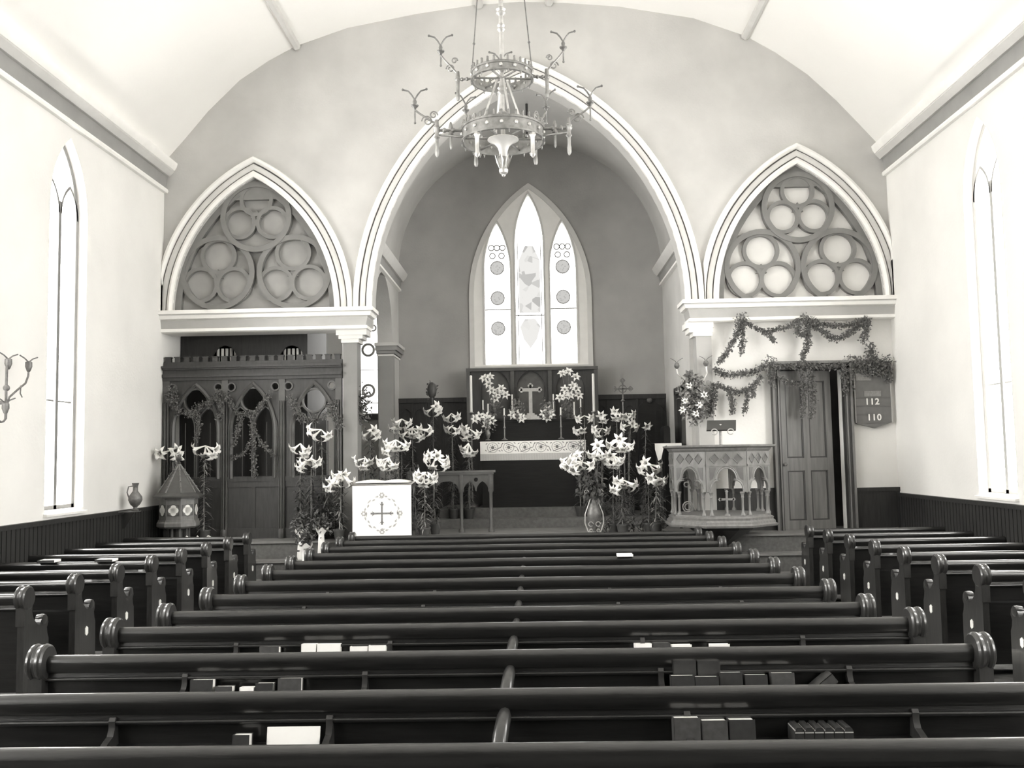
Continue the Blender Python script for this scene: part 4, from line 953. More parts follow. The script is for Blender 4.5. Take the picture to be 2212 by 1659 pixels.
for k in range(8):
    t = pph+PI/8+k*PI/4
    if abs(math.sin(t)-1) < .12: continue                # the entrance at the back
    mt = Matrix.Translation((PX_+ap*math.cos(t), PY_+ap*math.sin(t), 0)) @ Matrix.Rotation(t+PI/2, 4, 'Z')
    pan = thing('arcade_panel', None, None, (0, 0, 0)); 
    hw = side/2-.055; zsp = h0+(hf-h0)*.50
    out = [(-side/2, zsp-.02), (-hw, zsp-.02)]+gl(hw, zsp, hf-.035)[1:-1]+[(hw, zsp-.02), (side/2, zsp-.02), (side/2, hf), (-side/2, hf)]
    bpy.data.objects.remove(pan)
    o = plate('arcade_panel', out, [], 'y', -.018, .018, M['pulpit'], None); o.data.transform(Matrix.Translation(o.location)); o.location = (0, 0, 0)
    o.parent = pu; o.matrix_local = Matrix.Translation(-pu.location) @ mt
    m_ = MB(); pts = gl(hw, zsp, hf-.035)
    m_.tube([(p[0], -.02, p[1]) for p in pts], .012, 6); m_.tube([(p[0]*1.09, -.018, p[1]+.022) for p in pts[4:-4]], .008, 6)
    m_.box((-side/2, -.03, hf-.012), (side/2, .02, hf+.012)); c = m_.build('arch_moulding', M['pulpit'], o, raw=True)
    for s_ in (-1, 1):
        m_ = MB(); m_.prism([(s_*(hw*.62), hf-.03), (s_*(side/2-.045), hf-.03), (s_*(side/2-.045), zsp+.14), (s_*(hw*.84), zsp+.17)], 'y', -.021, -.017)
        m_.build('spandrel_shade', M['pulpitd'], o, raw=True, smooth=False)  # thin darker slab on the face; recess shade is in its colour
    # frieze with lozenges
    o2 = plate('frieze', [(-side/2, hf), (side/2, hf), (side/2, h1), (-side/2, h1)], [], 'y', -.02, .02, M['pulpit'], None); o2.data.transform(Matrix.Translation(o2.location)); o2.location = (0, 0, 0)
    o2.parent = pu; o2.matrix_local = Matrix.Translation(-pu.location) @ mt
    m_ = MB(); zm = (hf+h1)/2; hh = (h1-hf)*.34
    for j in (-1, 0, 1):
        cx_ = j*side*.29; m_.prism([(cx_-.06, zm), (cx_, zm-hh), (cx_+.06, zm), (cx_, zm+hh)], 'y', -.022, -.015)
    m_.build('lozenge', M['pulpitd'], o2, raw=True, smooth=False)  # darker diamonds laid on the frieze carry painted recess shade
    m_ = MB()
    for j in (-1, 0, 1):
        cx_ = j*side*.29; m_.tube([(cx_-.065, -.024, zm), (cx_, -.024, zm-hh-.005), (cx_+.065, -.024, zm), (cx_, -.024, zm+hh+.005), (cx_-.065, -.024, zm)], .008, 5)
    m_.build('lozenge_frame', M['pulpit'], o2, raw=True)
for k in range(8):
    t = pph+k*PI/4; zsp = h0+(hf-h0)*.50
    m_ = MB()
    for dr_, dt in ((-.01, -.055), (-.01, .055)):
        x = PX_+(PR+dr_-.02)*math.cos(t)-dt*math.sin(t); y = PY_+(PR+dr_-.02)*math.sin(t)+dt*math.cos(t)
        m_.lathe([(.034, h0), (.034, h0+.02), (.022, h0+.04), (.017, h0+.06), (.016, zsp-.11), (.022, zsp-.10), (.018, zsp-.08), (.03, zsp-.04), (.034, zsp-.035), (.034, zsp-.02)], (x, y, 0), 'z', 10)
    m_.build('column_pair', M['pulpit'], pu)
    m_ = MB(); m_.cone((PX_+(PR-.01)*math.cos(t), PY_+(PR-.01)*math.sin(t), zsp-.03), (PX_+(PR-.01)*math.cos(t), PY_+(PR-.01)*math.sin(t), h1), .022, .022, 8); m_.build('corner_bead', M['pulpit'], pu)
fr = PX_+(ap-.03)*math.cos(pph-PI/8), PY_+(ap-.03)*math.sin(pph-PI/8)
t = -PI/2-.03
cxp, cyp = PX_+(ap-.02)*math.cos(t), PY_+(ap-.02)*math.sin(t)
m_ = MB(); z = h0; m_.lathe([(.045, z), (.04, z+.015), (.018, z+.03)], (cxp, cyp, 0), 'z', 12); m_.box((cxp-.014, cyp-.01, z+.02), (cxp+.014, cyp+.01, z+.33)); m_.box((cxp-.10, cyp-.012, z+.215), (cxp+.10, cyp+.012, z+.243))
for dx, dz in ((-.10, .229), (.10, .229), (0, .34)): m_.prism(circ(cxp+dx, z+dz, .026, 4), 'y', cyp-.012, cyp+.012)
m_.build('front_cross', M['pulpit'], pu)
m_ = MB()                                            # scrolled ironwork inside the left opening
t2 = t-PI/4; ax, ay = PX_+(ap-.05)*math.cos(t2), PY_+(ap-.05)*math.sin(t2)
for dx, dz, rr in ((-.09, .42, .035), (.06, .42, .035), (-.08, .10, .075), (-.08, .10, .045)):
    m_ = MB(); cz_ = h0+dz+.02; m_.tube([(ax+dx+rr*math.cos(a_), ay, cz_+rr*math.sin(a_)) for a_ in [i*.45 for i in range(13)]], .009, 6)
    m_.build('scrollwork', M['brass'], pu)
po([(.10, fz(14)), (.24, fz(14)+.02), (.24, fz(14)+.1), (.12, fz(14)+.22), (.12, pzb-.30), (.22, pzb-.22), (PR*.66, pzb-.06), (PR*.70, pzb-.02)]).build('stem', M['wood'], pu, smooth=False)
m_ = MB(); zt = at(1562, 910, PY_).z; m_.tube([(PX_+.05, PY_, h1+.05), (PX_+.05, PY_, zt-.04)], .02, 8); m_.box((PX_-.2, PY_-.03, h1), (PX_+.3, PY_+.03, h1+.05))
bs = m_.build('desk_post', M['brass'], pu)
a = at(1528, 925, PY_-.15); b = at(1590, 925, PY_-.15)
m_ = MB(); zt = at(1560, 907, PY_).z; zl = at(1560, 928, PY_-.2).z; m_.add([(a.x-.01, PY_-.14, zl), (b.x, PY_-.14, zl), (b.x+.06, PY_+.12, zt), (a.x+.05, PY_+.12, zt), (a.x-.01, PY_-.12, zl-.02), (b.x, PY_-.12, zl-.02), (b.x+.06, PY_+.14, zt-.02), (a.x+.05, PY_+.14, zt-.02)], [(0,1,2,3),(7,6,5,4),(0,4,5,1),(1,5,6,2),(2,6,7,3),(3,7,4,0)])
m_.build('book_desk', M['doord'], pu, smooth=False)
m_ = MB()
for s_ in (-1, 1):
    cx_ = PX_+.05+s_*.12; m_.tube([(cx_+s_*.045*math.cos(a_), PY_-.16, zl-.03+.04*math.sin(a_)) for a_ in [i*.5 for i in range(12)]], .009, 6)
m_.build('desk_scroll', M['brassl'], pu)
# credence draped in white behind the pulpit
a = at(1413, 958, 15.75); b = at(1455, 958, 15.75)
cr = thing('side_table', 'small dark table with a white cloth end, just left of the pulpit', 'table', ((a.x+b.x)/2+.05, 15.9, PZ))
m_ = MB(); m_.box((a.x+.08, 15.7, a.z-.05), (b.x+.1, 16.2, a.z-.01))
for x in (a.x+.1, b.x+.08):
    for y in (15.72, 16.18): m_.box((x-.02, y-.02, PZ), (x+.02, y+.02, a.z-.05))
m_.build('table_frame', M['wainscot'], cr, smooth=False)
m_ = MB(); n = 9; vs = []
for i in range(n+1):
    x = a.x+(b.x+.12-a.x)*i/n; dip = .10+.07*math.sin(i*1.3)+(.12 if 1 <= i <= 2 else 0); vs += [(x, 15.66, a.z-dip), (x, 15.68, a.z), (x, 16.22, a.z)]
fs = []
for i in range(n): fs += [(3*i, 3*i+3, 3*i+4, 3*i+1), (3*i+1, 3*i+4, 3*i+5, 3*i+2)]
m_.add(vs, fs); tag(m_.build('linen_cloth', M['cloth'], None), 'white fringed linen cloth over the small table left of the pulpit', 'cloth')
# pulpit side bracket lamp with flowers
p = at(1497, 870, 14.93); bx = p.x; by = 14.93
def J_(px, py, y=14.93): q = at(px, py, y); return q
br = thing('gas_bracket', 'two armed brass lamp bracket wrapped in leaves on the pilaster above the pulpit', 'wall lamp', tuple(J_(1500, 850, 15.0)))
m_ = MB(); pts = [J_(1498, 850), J_(1492, 836), J_(1478, 822), J_(1464, 808), J_(1462, 797)]; m_.tube(pts, .014, 7)
pts = [J_(1500, 850), J_(1506, 834), J_(1520, 820), J_(1527, 805), J_(1525, 790)]; m_.tube(pts, .014, 7); m_.tube([J_(1500, 850), J_(1500, 860, 15.03)], .03, 8); m_.build('arm', M['brassl'], br)
for (px, py) in ((1462, 790), (1525, 785)):
    q = J_(px, py); m_ = MB(); m_.lathe([(.012, 0), (.035, .02), (.045, .05), (.03, .09), (.012, .10)], (q.x, q.y, q.z-.05), 'z', 12)
    for s_ in (-1, 1): m_.tube([(q.x, q.y, q.z+.04), (q.x+s_*.03, q.y, q.z+.08), (q.x+s_*.10, q.y, q.z+.12)], .006, 5)
    m_.build('burner', M['brassd'], br)
m_ = leaves([J_(1495, 815, 14.85), J_(1497, 850, 14.8), J_(1505, 900, 14.85)], 900, .2, .075, random.Random(5), thick=[.10, .27, .20]); fb = m_.build('leafy_bunch', M['leafl'], None, smooth=False); tag(fb, 'big bunch of broad mottled leaves tied to the lamp bracket over the pulpit', 'foliage')
rnd = random.Random(8)
fbx = thing('lily_bouquet', 'white blossoms tucked in the leaf bunch on the lamp bracket over the pulpit', 'flowers', tuple(J_(1500, 900, 14.7)))
for (px, py) in ((1480, 866), (1503, 893), (1520, 852), (1489, 833), (1511, 874), (1474, 884)):
    q = J_(px, py, 14.62); flower(fbx, q+Vector((rnd.uniform(-.06, .06), .1, rnd.uniform(-.02, .06))), q, rnd, .5)
# dark doorway in the chancel's right wall and a dark pole
m_ = MB()
for y0, y1 in ((15.95, 16.05), (16.75, 16.87)): m_.box((CR-.05, y0, PZ), (CR, y1, 3.05))
m_.box((CR-.05, 15.95, 2.95), (CR, 16.87, 3.07)); m_.box((CR-.012, 16.05, PZ), (CR, 16.75, 2.95), 1)  # flat black slab set in the frame, no recess behind it
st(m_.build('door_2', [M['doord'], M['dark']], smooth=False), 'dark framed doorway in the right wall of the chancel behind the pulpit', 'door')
q = at(1512, 950, 15.25); m_ = MB(); m_.tube([(q.x, 15.33, PZ), (q.x, 15.33, at(1512, 870, 15.3).z)], .022, 8); tag(m_.build('gas_pipe', M['wainscot']), 'dark upright pipe beside the grey pilaster behind the pulpit', 'pipe')

# ------------------------------------------------------------ hymn board
HY = 15.03
hbp = [xz(1847, 835, HY), xz(1922, 833, HY), xz(1927, 912, HY), xz(1890, 925, HY), xz(1850, 915, HY)]
cxh = (hbp[0][0]+hbp[1][0])/2
hb = thing('hymn_board', 'slate grey hymn board with pointed foot showing 112 and 110', 'hymn board', (cxh, HY, hbp[3][1]))
ztp = hbp[0][1]+.16; L_ = min(hbp[0][0], hbp[4][0]); R_ = max(hbp[1][0], hbp[2][0])
m_ = MB(); m_.prism([(L_, ztp), (R_, ztp), (R_, hbp[2][1]), (hbp[3][0], hbp[3][1]), (L_, hbp[4][1])], 'y', HY, HY+.035); m_.build('panel', M['board'], hb, smooth=False)
for xe_ in (L_-.004, R_+.004): m_ = MB(); m_.box((xe_-.008, HY-.004, hbp[2][1]), (xe_+.008, HY+.03, ztp)); m_.build('edge', M['fascia'], hb, smooth=False)
m_ = MB()
for py in (850, 868, 886, 904): z = at(1885, py+9, HY).z; m_.box((L_+.01, HY-.008, z-.004), (R_-.01, HY, z+.004))
m_.build('slat', M['board'], hb, smooth=False)
for (xa, xb, ya, yb) in ((1848, 1882, 808, 822), (1866, 1903, 845, 856)):
    a = xz(xa, ya, HY); b = xz(xb, yb, HY); m_ = MB(); m_.box((a[0], HY-.012, min(a[1], b[1])), (b[0], HY-.006, max(a[1], b[1]))); m_.build('title_slip', M['slip'], hb, smooth=False)
def text(s_, px, py, hpx, name, m, parent):
    cu = bpy.data.curves.new(name, 'FONT'); cu.body = s_; cu.size = hpx/136./.70; cu.extrude = .003; cu.align_x = 'CENTER'; cu.align_y = 'CENTER'; cu.offset = .0035; cu.space_character = 1.15
    t = bpy.data.objects.new(name, cu); COL.objects.link(t); me = bpy.data.meshes.new_from_object(t); bpy.data.objects.remove(t); me.name = name
    me.materials.clear(); me.materials.append(m); o = bpy.data.objects.new(name, me); COL.objects.link(o); o.parent = parent
    q = at(px, py, HY-.013); o.location = q-wloc(parent); o.rotation_euler = (PI/2, 0, 0); return o
text('112', 1884, 868, 13, 'number_card', M['digits'], hb)
text('110', 1888.5, 902, 13, 'number_card', M['digits'], hb)
garland('evergreen cross shaped spray over the top of the hymn board', [([(1880, 745), (1882, 765), (1886, 790)], .10), ([(1833, 778), (1855, 785), (1890, 792), (1908, 784), (1920, 782)], .12), ([(1836, 790), (1832, 815), (1835, 838)], .10), ([(1919, 785), (1920, 805), (1920, 822)], .07), ([(1860, 795), (1890, 800), (1915, 795)], .13)], HY-.05, G1, dens=520)

# ------------------------------------------------------------ altar and its furnishings
AY = 16.95
a = at(1037, 953, AY); b = at(1265, 951, AY); ax0, ax1, az = a.x, b.x, (a.z+b.z)/2; ZA = PZ+.32
al = thing('altar', 'dark draped altar with a white embroidered frontal band', 'altar', ((ax0+ax1)/2, AY+.35, ZA))
m_ = MB(); m_.box((ax0+.03, AY+.03, ZA), (ax1-.03, AY+.7, az-.01)); m_.build('body', M['wood'], al, smooth=False)
m_ = MB(); m_.box((ax0-.03, AY+.012, az-.01), (ax1+.03, AY+.72, az+.02)); m_.build('altar_top', M['wood'], al, smooth=False)
zlo = at(1150, 993, AY).z-.005; zmid = at(1150, 979, AY).z
m_ = MB(); m_.box((ax0, AY, zmid), (ax1, AY+.012, az)); sf = m_.build('frontal_band', M['cloth'], al, smooth=False)
m_ = MB(); x = ax0
while x < ax1-.004: m_.box((x, AY+.001, zlo), (x+.009, AY+.009, zmid)); x += .0115
m_.build('fringe', M['band'], sf, smooth=False)
m_ = MB(); ml = MB(); n = 6; sp = (ax1-ax0-.16)/n; zm = (az+zmid)/2; rr = (az-zmid)*.40
for i in range(n):
    cx_ = ax0+.08+sp*(i+.5); s0 = 1 if i % 2 else -1
    m_.prism(circ(cx_, zm, .030, 10), 'y', AY-.003, AY+.001)
    for k in range(8): t = k*PI/4; ml.prism(circ(cx_+.05*math.cos(t), zm+.05*math.sin(t), .012, 6), 'y', AY-.002, AY+.001)
    ml.tube([(cx_+rr*math.cos(t)*1.05, AY-.001, zm+rr*math.sin(t)) for t in [PI*1.1*s0*0+j*.33 for j in range(20)]], .006, 5)
    m_.tube([(cx_+rr*math.cos(2.6), AY-.001, zm+s0*rr*.9), (cx_+sp*.5, AY-.001, zm), (cx_+sp*.62, AY-.001, zm-s0*rr*.9)], .006, 5)
    for dx, dz, r_ in ((-.08, .08, .6), (.09, -.07, -.5), (-.09, -.06, 2.2), (.08, .09, 2.6)):
        q = (cx_+dx*1.35, zm+dz*.85); m_.prism([(q[0]+.024*math.cos(r_), q[1]+.024*math.sin(r_)), (q[0]+.009*math.cos(r_+1.57), q[1]+.009*math.sin(r_+1.57)), (q[0]-.024*math.cos(r_), q[1]-.024*math.sin(r_)), (q[0]-.009*math.cos(r_+1.57), q[1]-.009*math.sin(r_+1.57))], 'y', AY-.003, AY+.001)
m_.build('embroidered_scroll', M['embro'], sf); ml.build('embroidered_rosette', M['embrol'], sf)
# retable and reredos
RY = 17.75
zr1 = at(1147, 908, RY).z
rt = thing('reredos', 'dark oak reredos and shelf with three arched panels behind the altar', 'reredos', ((ax0+ax1)/2, RY+.2, ZA))
x0, x1 = at(1012, 900, RY).x, at(1290, 900, RY).x
ztop = at(1150, 797, RY+.1).z
m_ = MB(); m_.box((ax0, AY+.72, ZA), (ax1, RY+.3, az+.02)).box((ax0+.05, AY+.45, az+.02), (ax1-.05, RY+.3, zr1)).box((ax0+.03, AY+.42, zr1-.03), (ax1-.03, RY+.3, zr1)); m_.build('retable', M['wood'], rt, smooth=False)
hs = []; cxm = (x0+x1)/2
for px in (1070, 1147, 1232):
    q = at(px, 850, RY+.1); hs.append([(q.x-.27, zr1+.05)]+gothic(q.x, .27, .36, at(px, 840, RY+.1).z, 10)+[(q.x+.27, zr1+.05)])
plate('back_panel', [(x0, ZA), (x1, ZA), (x1, ztop), (x0, ztop)], hs, 'y', RY+.12, RY+.20, M['screen'], rt)
m_ = MB(); m_.box((x0+.02, RY+.20, ZA), (x1-.02, RY+.23, ztop-.02)); m_.build('arch_backing', M['pulpitd'], rt, smooth=False)
m_ = MB(); m_.box((x0-.04, RY+.06, ztop-.03), (x1+.04, RY+.25, ztop+.03))
for x in (x0, x0+(x1-x0)*.345, x0+(x1-x0)*.64, x1): m_.box((x-.035, RY+.08, ZA), (x+.035, RY+.2, ztop))
m_.build('frame', M['screen2'], rt, smooth=False)
# altar cross
q = at(1147, 908, 17.45); ct = at(1148, 832, 17.45); zcr = at(1148, 842, 17.45).z; z = zr1
cz_ = thing('altar_cross', 'pale brass standing cross in the middle of the altar shelf', 'cross', (q.x, 17.45, z)); x = q.x; y = 17.45
m_ = MB()
for w_, a_, b_ in ((.20, 0, .03), (.155, .03, .06), (.115, .06, .09), (.07, .09, .12)): m_.box((x-w_, y-w_*.5, z+a_), (x+w_, y+w_*.5, z+b_))
m_.build('stepped_foot', M['brassl'], cz_, smooth=False)
m_ = MB(); m_.box((x-.032, y-.012, z+.12), (x+.032, y+.012, ct.z-.03)).box((x-.15, y-.013, zcr-.03), (x+.15, y+.013, zcr+.03))
for dx, zz in ((-.165, zcr), (.165, zcr), (0, ct.z-.01)):
    for ex_, ez_ in ((0, .03), (.03, 0), (-.03, 0), (0, -.03)): m_.lathe([(.028, -.012), (.028, .012)], (x+dx+ex_*.8, y, zz+ez_*.8), 'y', 10)
m_.build('cross', M['brassl'], cz_)
def candlestick(px, ptop, pmid, y, label, zb, group='candlesticks on the altar'):
    t = at(px, ptop, y); m = at(px, pmid, y); r = thing('candlestick', label, 'candlestick', (t.x, y, zb), group)
    h = m.z-zb; m_ = MB(); m_.lathe([(.05, 0), (.055, .012), (.02, .03), (.012, .05), (.012, h*.45), (.022, h*.5), (.012, h*.55), (.010, h-.03), (.028, h-.01), (.028, h)], (t.x, y, zb), 'z', 12); m_.build('stick', M['brass'], r)
    m_ = MB(); m_.lathe([(.013, 0), (.013, t.z-m.z-.005), (.006, t.z-m.z)], (t.x, y, m.z), 'z', 8); m_.build('candle', M['candle'], r)
candlestick(1089, 882, 897, 17.05, 'low candlestick with a bright candle at the left front of the altar', az+.02)
candlestick(1211, 880, 896, 17.05, 'low candlestick with a bright candle at the right front of the altar', az+.02)
for px, a_, b_, lab in ((1043, 864, 885, 'candlestick at the far left end of the altar shelf'), (1054, 872, 892, 'second candlestick from the left on the altar shelf'), (1106, 852, 890, 'tall thin candle just left of the altar cross'),
                        (1195, 851, 888, 'tall thin candle just right of the altar cross'), (1240, 868, 896, 'second candlestick from the right on the altar shelf'), (1254, 861, 879, 'candlestick at the far right end of the altar shelf')):
    candlestick(px, a_, b_, 17.42, lab, zr1)
def vasef(px, py, y, zb, pts, label, lab2, grp='altar flower vases'):
    q = at(px, py, y); r = thing('flower_vase', label, 'vase', (q.x, y, zb), grp); h = max(.12, q.z-zb)
    m_ = MB(); m_.lathe([(.045, 0), (.05, .01), (.018, .03), (.045, h*.45), (.05, h*.6), (.022, h*.85), (.045, h)], (q.x, y, zb), 'z', 14); m_.build('body', M['brass'], r)
    b_ = thing('lily_bouquet', lab2, 'flowers', (q.x, y, zb+h), 'bouquets on the altar'); rnd = random.Random(px)
    m_ = MB(); 
    for p in pts:
        e_ = at(p[0], p[1], y); m_.tube([(q.x, y, zb+h*.9), e_+Vector((0, .06, 0))], .004, 5)
        flower(b_, e_+Vector((0, .08, 0))+(Vector((q.x, y, zb+h))-e_)*.12, e_, rnd, .8)
    leaves([(q.x, y, zb+h), (q.x, y, zb+h+.2)], 90, .13, .06, rnd, m_); m_.build('stems', M['leafl'], b_, smooth=False)
ye = 17.55
vasef(1068, 890, ye, zr1, [(1045, 815), (1058, 812), (1055, 828), (1062, 843), (1075, 848), (1092, 852), (1070, 860), (1083, 838)], 'brass vase at the left of the altar shelf', 'arching lilies in the vase left of the altar cross')
vasef(1228, 890, ye, zr1, [(1214, 804), (1228, 800), (1244, 812), (1238, 832), (1220, 840), (1209, 858), (1222, 854), (1232, 853), (1251, 853), (1245, 838)], 'brass vase at the right of the altar shelf', 'arching lilies in the vase right of the altar cross')
vasef(1117, 903, 17.3, zr1, [(1107, 896), (1113, 893), (1119, 899), (1127, 904)], 'small vase left beside the foot of the altar cross', 'short bunch of white blossoms left of the altar cross foot')
vasef(1182, 903, 17.3, zr1, [(1175, 893), (1184, 886), (1190, 894), (1182, 902)], 'small vase right beside the foot of the altar cross', 'short bunch of white blossoms right of the altar cross foot')
vasef(1054, 925, 17.1, az+.02, [(1026, 905), (1035, 899), (1050, 900), (1062, 908), (1051, 918), (1055, 905)], 'vase at the left end of the altar top', 'spreading lilies at the left end of the altar top')
# torches either side of the altar
for px, pt, pm, lab in ((1017, 812, 890, 'tall pole with a long candle left of the reredos'), (1281, 808, 888, 'tall pole with a long candle right of the reredos')):
    y = 17.35; t = at(px, pt, y); m = at(px, pm, y); r = thing('altar_torch', lab, 'torch', (t.x, y, ZA), 'torches flanking the altar')
    m_ = MB(); m_.lathe([(.13, 0), (.13, .03), (.03, .07), (.017, .1), (.017, m.z-ZA-.05), (.05, m.z-ZA-.02), (.05, m.z-ZA)], (t.x, y, ZA), 'z', 12); m_.build('pole', M['brass'], r)
    m_ = MB(); m_.lathe([(.024, 0), (.024, t.z-m.z), (.01, t.z-m.z+.01)], (t.x, y, m.z), 'z', 10); m_.build('candle', M['candle'], r)
# round topped staff and processional cross
q = at(933, 843, 17.2); r = thing('processional_staff', 'dark staff with a round leafy knob standing against the east panelling', 'staff', (q.x, 17.2, ZF))
m_ = MB(); m_.tube([(q.x, 17.2, ZF), (q.x, 17.2, q.z-.1)], .035, 8); m_.lathe([(.10, 0), (.10, .04), (.04, .07)], (q.x, 17.2, ZF), 'z', 12); m_.build('pole', M['wainscot'], r)
m_ = MB(); m_.sphere((q.x, 17.2, q.z), .085, 14, 10, (1, 1, 1.75)); leaves([(q.x, 17.2, q.z-.1), (q.x, 17.2, q.z+.1)], 120, .12, .05, random.Random(2), m_); m_.build('knob', M['doord'], r)
q = at(1345, 840, 17.2); r = thing('processional_cross', 'dark openwork cross on a staff right of the altar', 'cross', (q.x, 17.2, ZF))
m_ = MB(); m_.tube([(q.x, 17.2, ZF), (q.x, 17.2, q.z-.16)], .016, 8); m_.lathe([(.11, 0), (.11, .03), (.03, .06)], (q.x, 17.2, ZF), 'z', 12); m_.lathe([(.02, 0), (.045, .02), (.02, .05)], (q.x, 17.2, q.z-.24), 'z', 10); m_.build('staff', M['brassd'], r)
m_ = MB(); m_.box((q.x-.013, 17.19, q.z-.17), (q.x+.013, 17.21, q.z+.15)).box((q.x-.14, 17.19, q.z-.013), (q.x+.14, 17.21, q.z+.013)); m_.ring(q.x, q.z, .06, .075, 17.19, 17.21, 20)
for dx, dz in ((-.14, 0), (.14, 0), (0, .15)):
    for ex_, ez_ in ((0, .028), (.028, 0), (-.028, 0), (0, -.028)): m_.ring(q.x+dx+ex_, q.z+dz+ez_, .008, .022, 17.188, 17.212, 10)
m_.build('cross_head', M['brassd'], r)
# bishop's chair, stall end and communion rail
q = at(1404, 868, 17.6); r = thing('sanctuary_chair', 'dark high backed chair with rounded head at the right of the sanctuary', 'chair', (q.x, 17.6, ZF))
m_ = MB(); w_ = .21; m_.prism([(q.x-w_, ZF), (q.x+w_, ZF)]+[(q.x+w_*math.cos(t), q.z-.16+.2*math.sin(t)) for t in [i*PI/10 for i in range(11)]], 'y', 17.7, 17.76); m_.build('backrest', M['wood'], r)
m_ = MB(); m_.box((q.x-w_, 17.3, ZF+.40), (q.x+w_, 17.7, ZF+.46)); m_.build('seat', M['wood'], r, smooth=False)
for sx in (-1, 1): m_ = MB(); m_.box((q.x+sx*w_-.025, 17.3, ZF), (q.x+sx*w_+.025, 17.35, ZF+.7)); m_.box((q.x+sx*w_-.03, 17.3, ZF+.7), (q.x+sx*w_+.03, 17.7, ZF+.73)); m_.build('arm', M['wood'], r, smooth=False)
m_ = MB(); m_.sphere((q.x, 17.68, q.z+.03), .05, 10, 8); m_.build('crest', M['screen2'], r)
q = at(1450, 917, 15.75); r = thing('stall_end', 'dark round headed stall end standing against the right chancel wall', 'stall', (q.x, 16.3, PZ))
m_ = MB(); m_.prism([(q.x-.055, PZ), (q.x+.055, PZ), (q.x+.055, q.z-.06)]+[(q.x+.055*math.cos(t), q.z-.06+.06*math.sin(t)) for t in [i*PI/8 for i in range(9)]], 'y', 16.28, 16.7); m_.build('end_board', M['wood'], r)
m_ = MB(); m_.box((q.x-.3, 16.32, PZ+.4), (q.x-.055, 16.68, PZ+.45)); m_.build('seat', M['wood'], r, smooth=False)
a = at(893, 1020, 15.55); b = at(1066, 1020, 15.55); r = thing('communion_rail', 'dark communion rail with small pointed arches left of the altar steps', 'rail', ((a.x+b.x)/2, 15.6, PZ))
zt = a.z+.01; m_ = MB(); m_.box((a.x-.1, 15.55, zt-.035), (b.x+.03, 15.67, zt)).box((a.x-.1, 15.565, zt-.065), (b.x, 15.655, zt-.035)); m_.build('hand_rail', M['pulpitd'], r, smooth=False)
xs = [a.x-.08, (a.x+b.x)/2+.12, b.x-.05]; zt2 = zt-.065
for x in xs: m_ = MB(); m_.lathe([(.05, PZ), (.05, PZ+.04), (.028, PZ+.07), (.028, zt2-.30), (.045, zt2-.27), (.045, zt2)], (x, 15.61, 0), 'z', 10); m_.build('post', M['pulpitd'], r)
for x_a, x_b in zip(xs[:-1], xs[1:]):
    c = (x_a+x_b)/2; hw = (x_b-x_a)/2-.03; g = gothic(c-hw/2, hw/2-.01, .16, zt2-.27, 8)+gothic(c+hw/2, hw/2-.01, .16, zt2-.27, 8)
    plate('arch_spandrel', [(c-hw, zt2-.27)]+g+[(c+hw, zt2-.27), (c+hw, zt2), (c-hw, zt2)], [circ(c, zt2-.085, .035, 12)], 'y', 15.59, 15.63, M['screen2'], r)
# tall openwork brass vase
VYY = 14.60; q0 = at(1284, 1142, VYY); q1 = at(1284, 1072, VYY); H = q1.z-PZ; x = q0.x
r = thing('brass_vase', 'openwork brass vase with scrolled handles holding the large lily sprays', 'vase', (x, VYY, PZ))
m_ = MB(); m_.lathe([(.075, 0), (.08, .015), (.04, .03), (.03, H*.12), (.055, H*.22), (.10, H*.45), (.11, H*.55), (.09, H*.70), (.045, H*.85), (.04, H*.92), (.075, H)], (x, VYY, PZ), 'z', 20); m_.build('body', M['brassd'], r)
m_ = MB()
for s_ in (-1, 1):
    m_.tube([(x+s_*.05, VYY-.02, PZ+H*.95), (x+s_*.08, VYY-.02, PZ+H*.80), (x+s_*.135, VYY-.02, PZ+H*.55), (x+s_*.14, VYY-.02, PZ+H*.32), (x+s_*.10, VYY-.02, PZ+H*.12), (x+s_*.06, VYY-.02, PZ+.03)], .010, 7)
    for zz, rr in ((.30, .035), (.14, .022), (1.12, .03)): m_.tube([(x+s_*(.055 if zz < 1 else .11)+rr*math.cos(t), VYY-.08, PZ+H*zz+rr*math.sin(t)) for t in [i*.5 for i in range(12)]], .007, 6)
m_.build('handle', M['brassl'], r)
m_ = leaves([(x, VYY, PZ+H), (x-.05, VYY, PZ+H+.25)], 260, .22, .09, random.Random(4)); tag(m_.build('vase_greenery', M['leaf'], None, smooth=False), 'dark leafy greenery filling the mouth of the brass vase', 'foliage')
# dark foliage banked on both sides of the steps
for i, (xa, xb, ya, yb, y, lab) in enumerate(((640, 745, 1060, 1130, 14.78, 'dark bank of lily leaves between the wooden screen and the lectern'), (800, 905, 1010, 1080, 15.2, 'dark leafy mass behind the open book on the lectern'),
                                          (1300, 1435, 1050, 1130, 14.86, 'dark bank of lily leaves between the brass vase and the pulpit'))):
    rnd = random.Random(i+20); m_ = MB(); p = at(xa, yb, y); q = at(xb, ya, y)
    for _ in range(520):
        u = rnd.random(); v = rnd.random(); x = p.x+(q.x-p.x)*u; z = PZ+(q.z-PZ)*v**1.1; t = rnd.random()*6.28
        leafblade(m_, (x, y+rnd.uniform(-.1, .12), z), (math.cos(t), .5*math.sin(t), rnd.uniform(-.2, 1)), rnd.uniform(.10, .2), .013, rnd.uniform(.2, .9))
    for k in range(7):
        x = p.x+(q.x-p.x)*(k+.5)/7; m_.tube([(x, y, PZ), (x+rnd.uniform(-.04, .04), y, q.z)], .008, 5)
    tag(m_.build('foliage_bank', M['leaf'], smooth=False), lab, 'foliage')
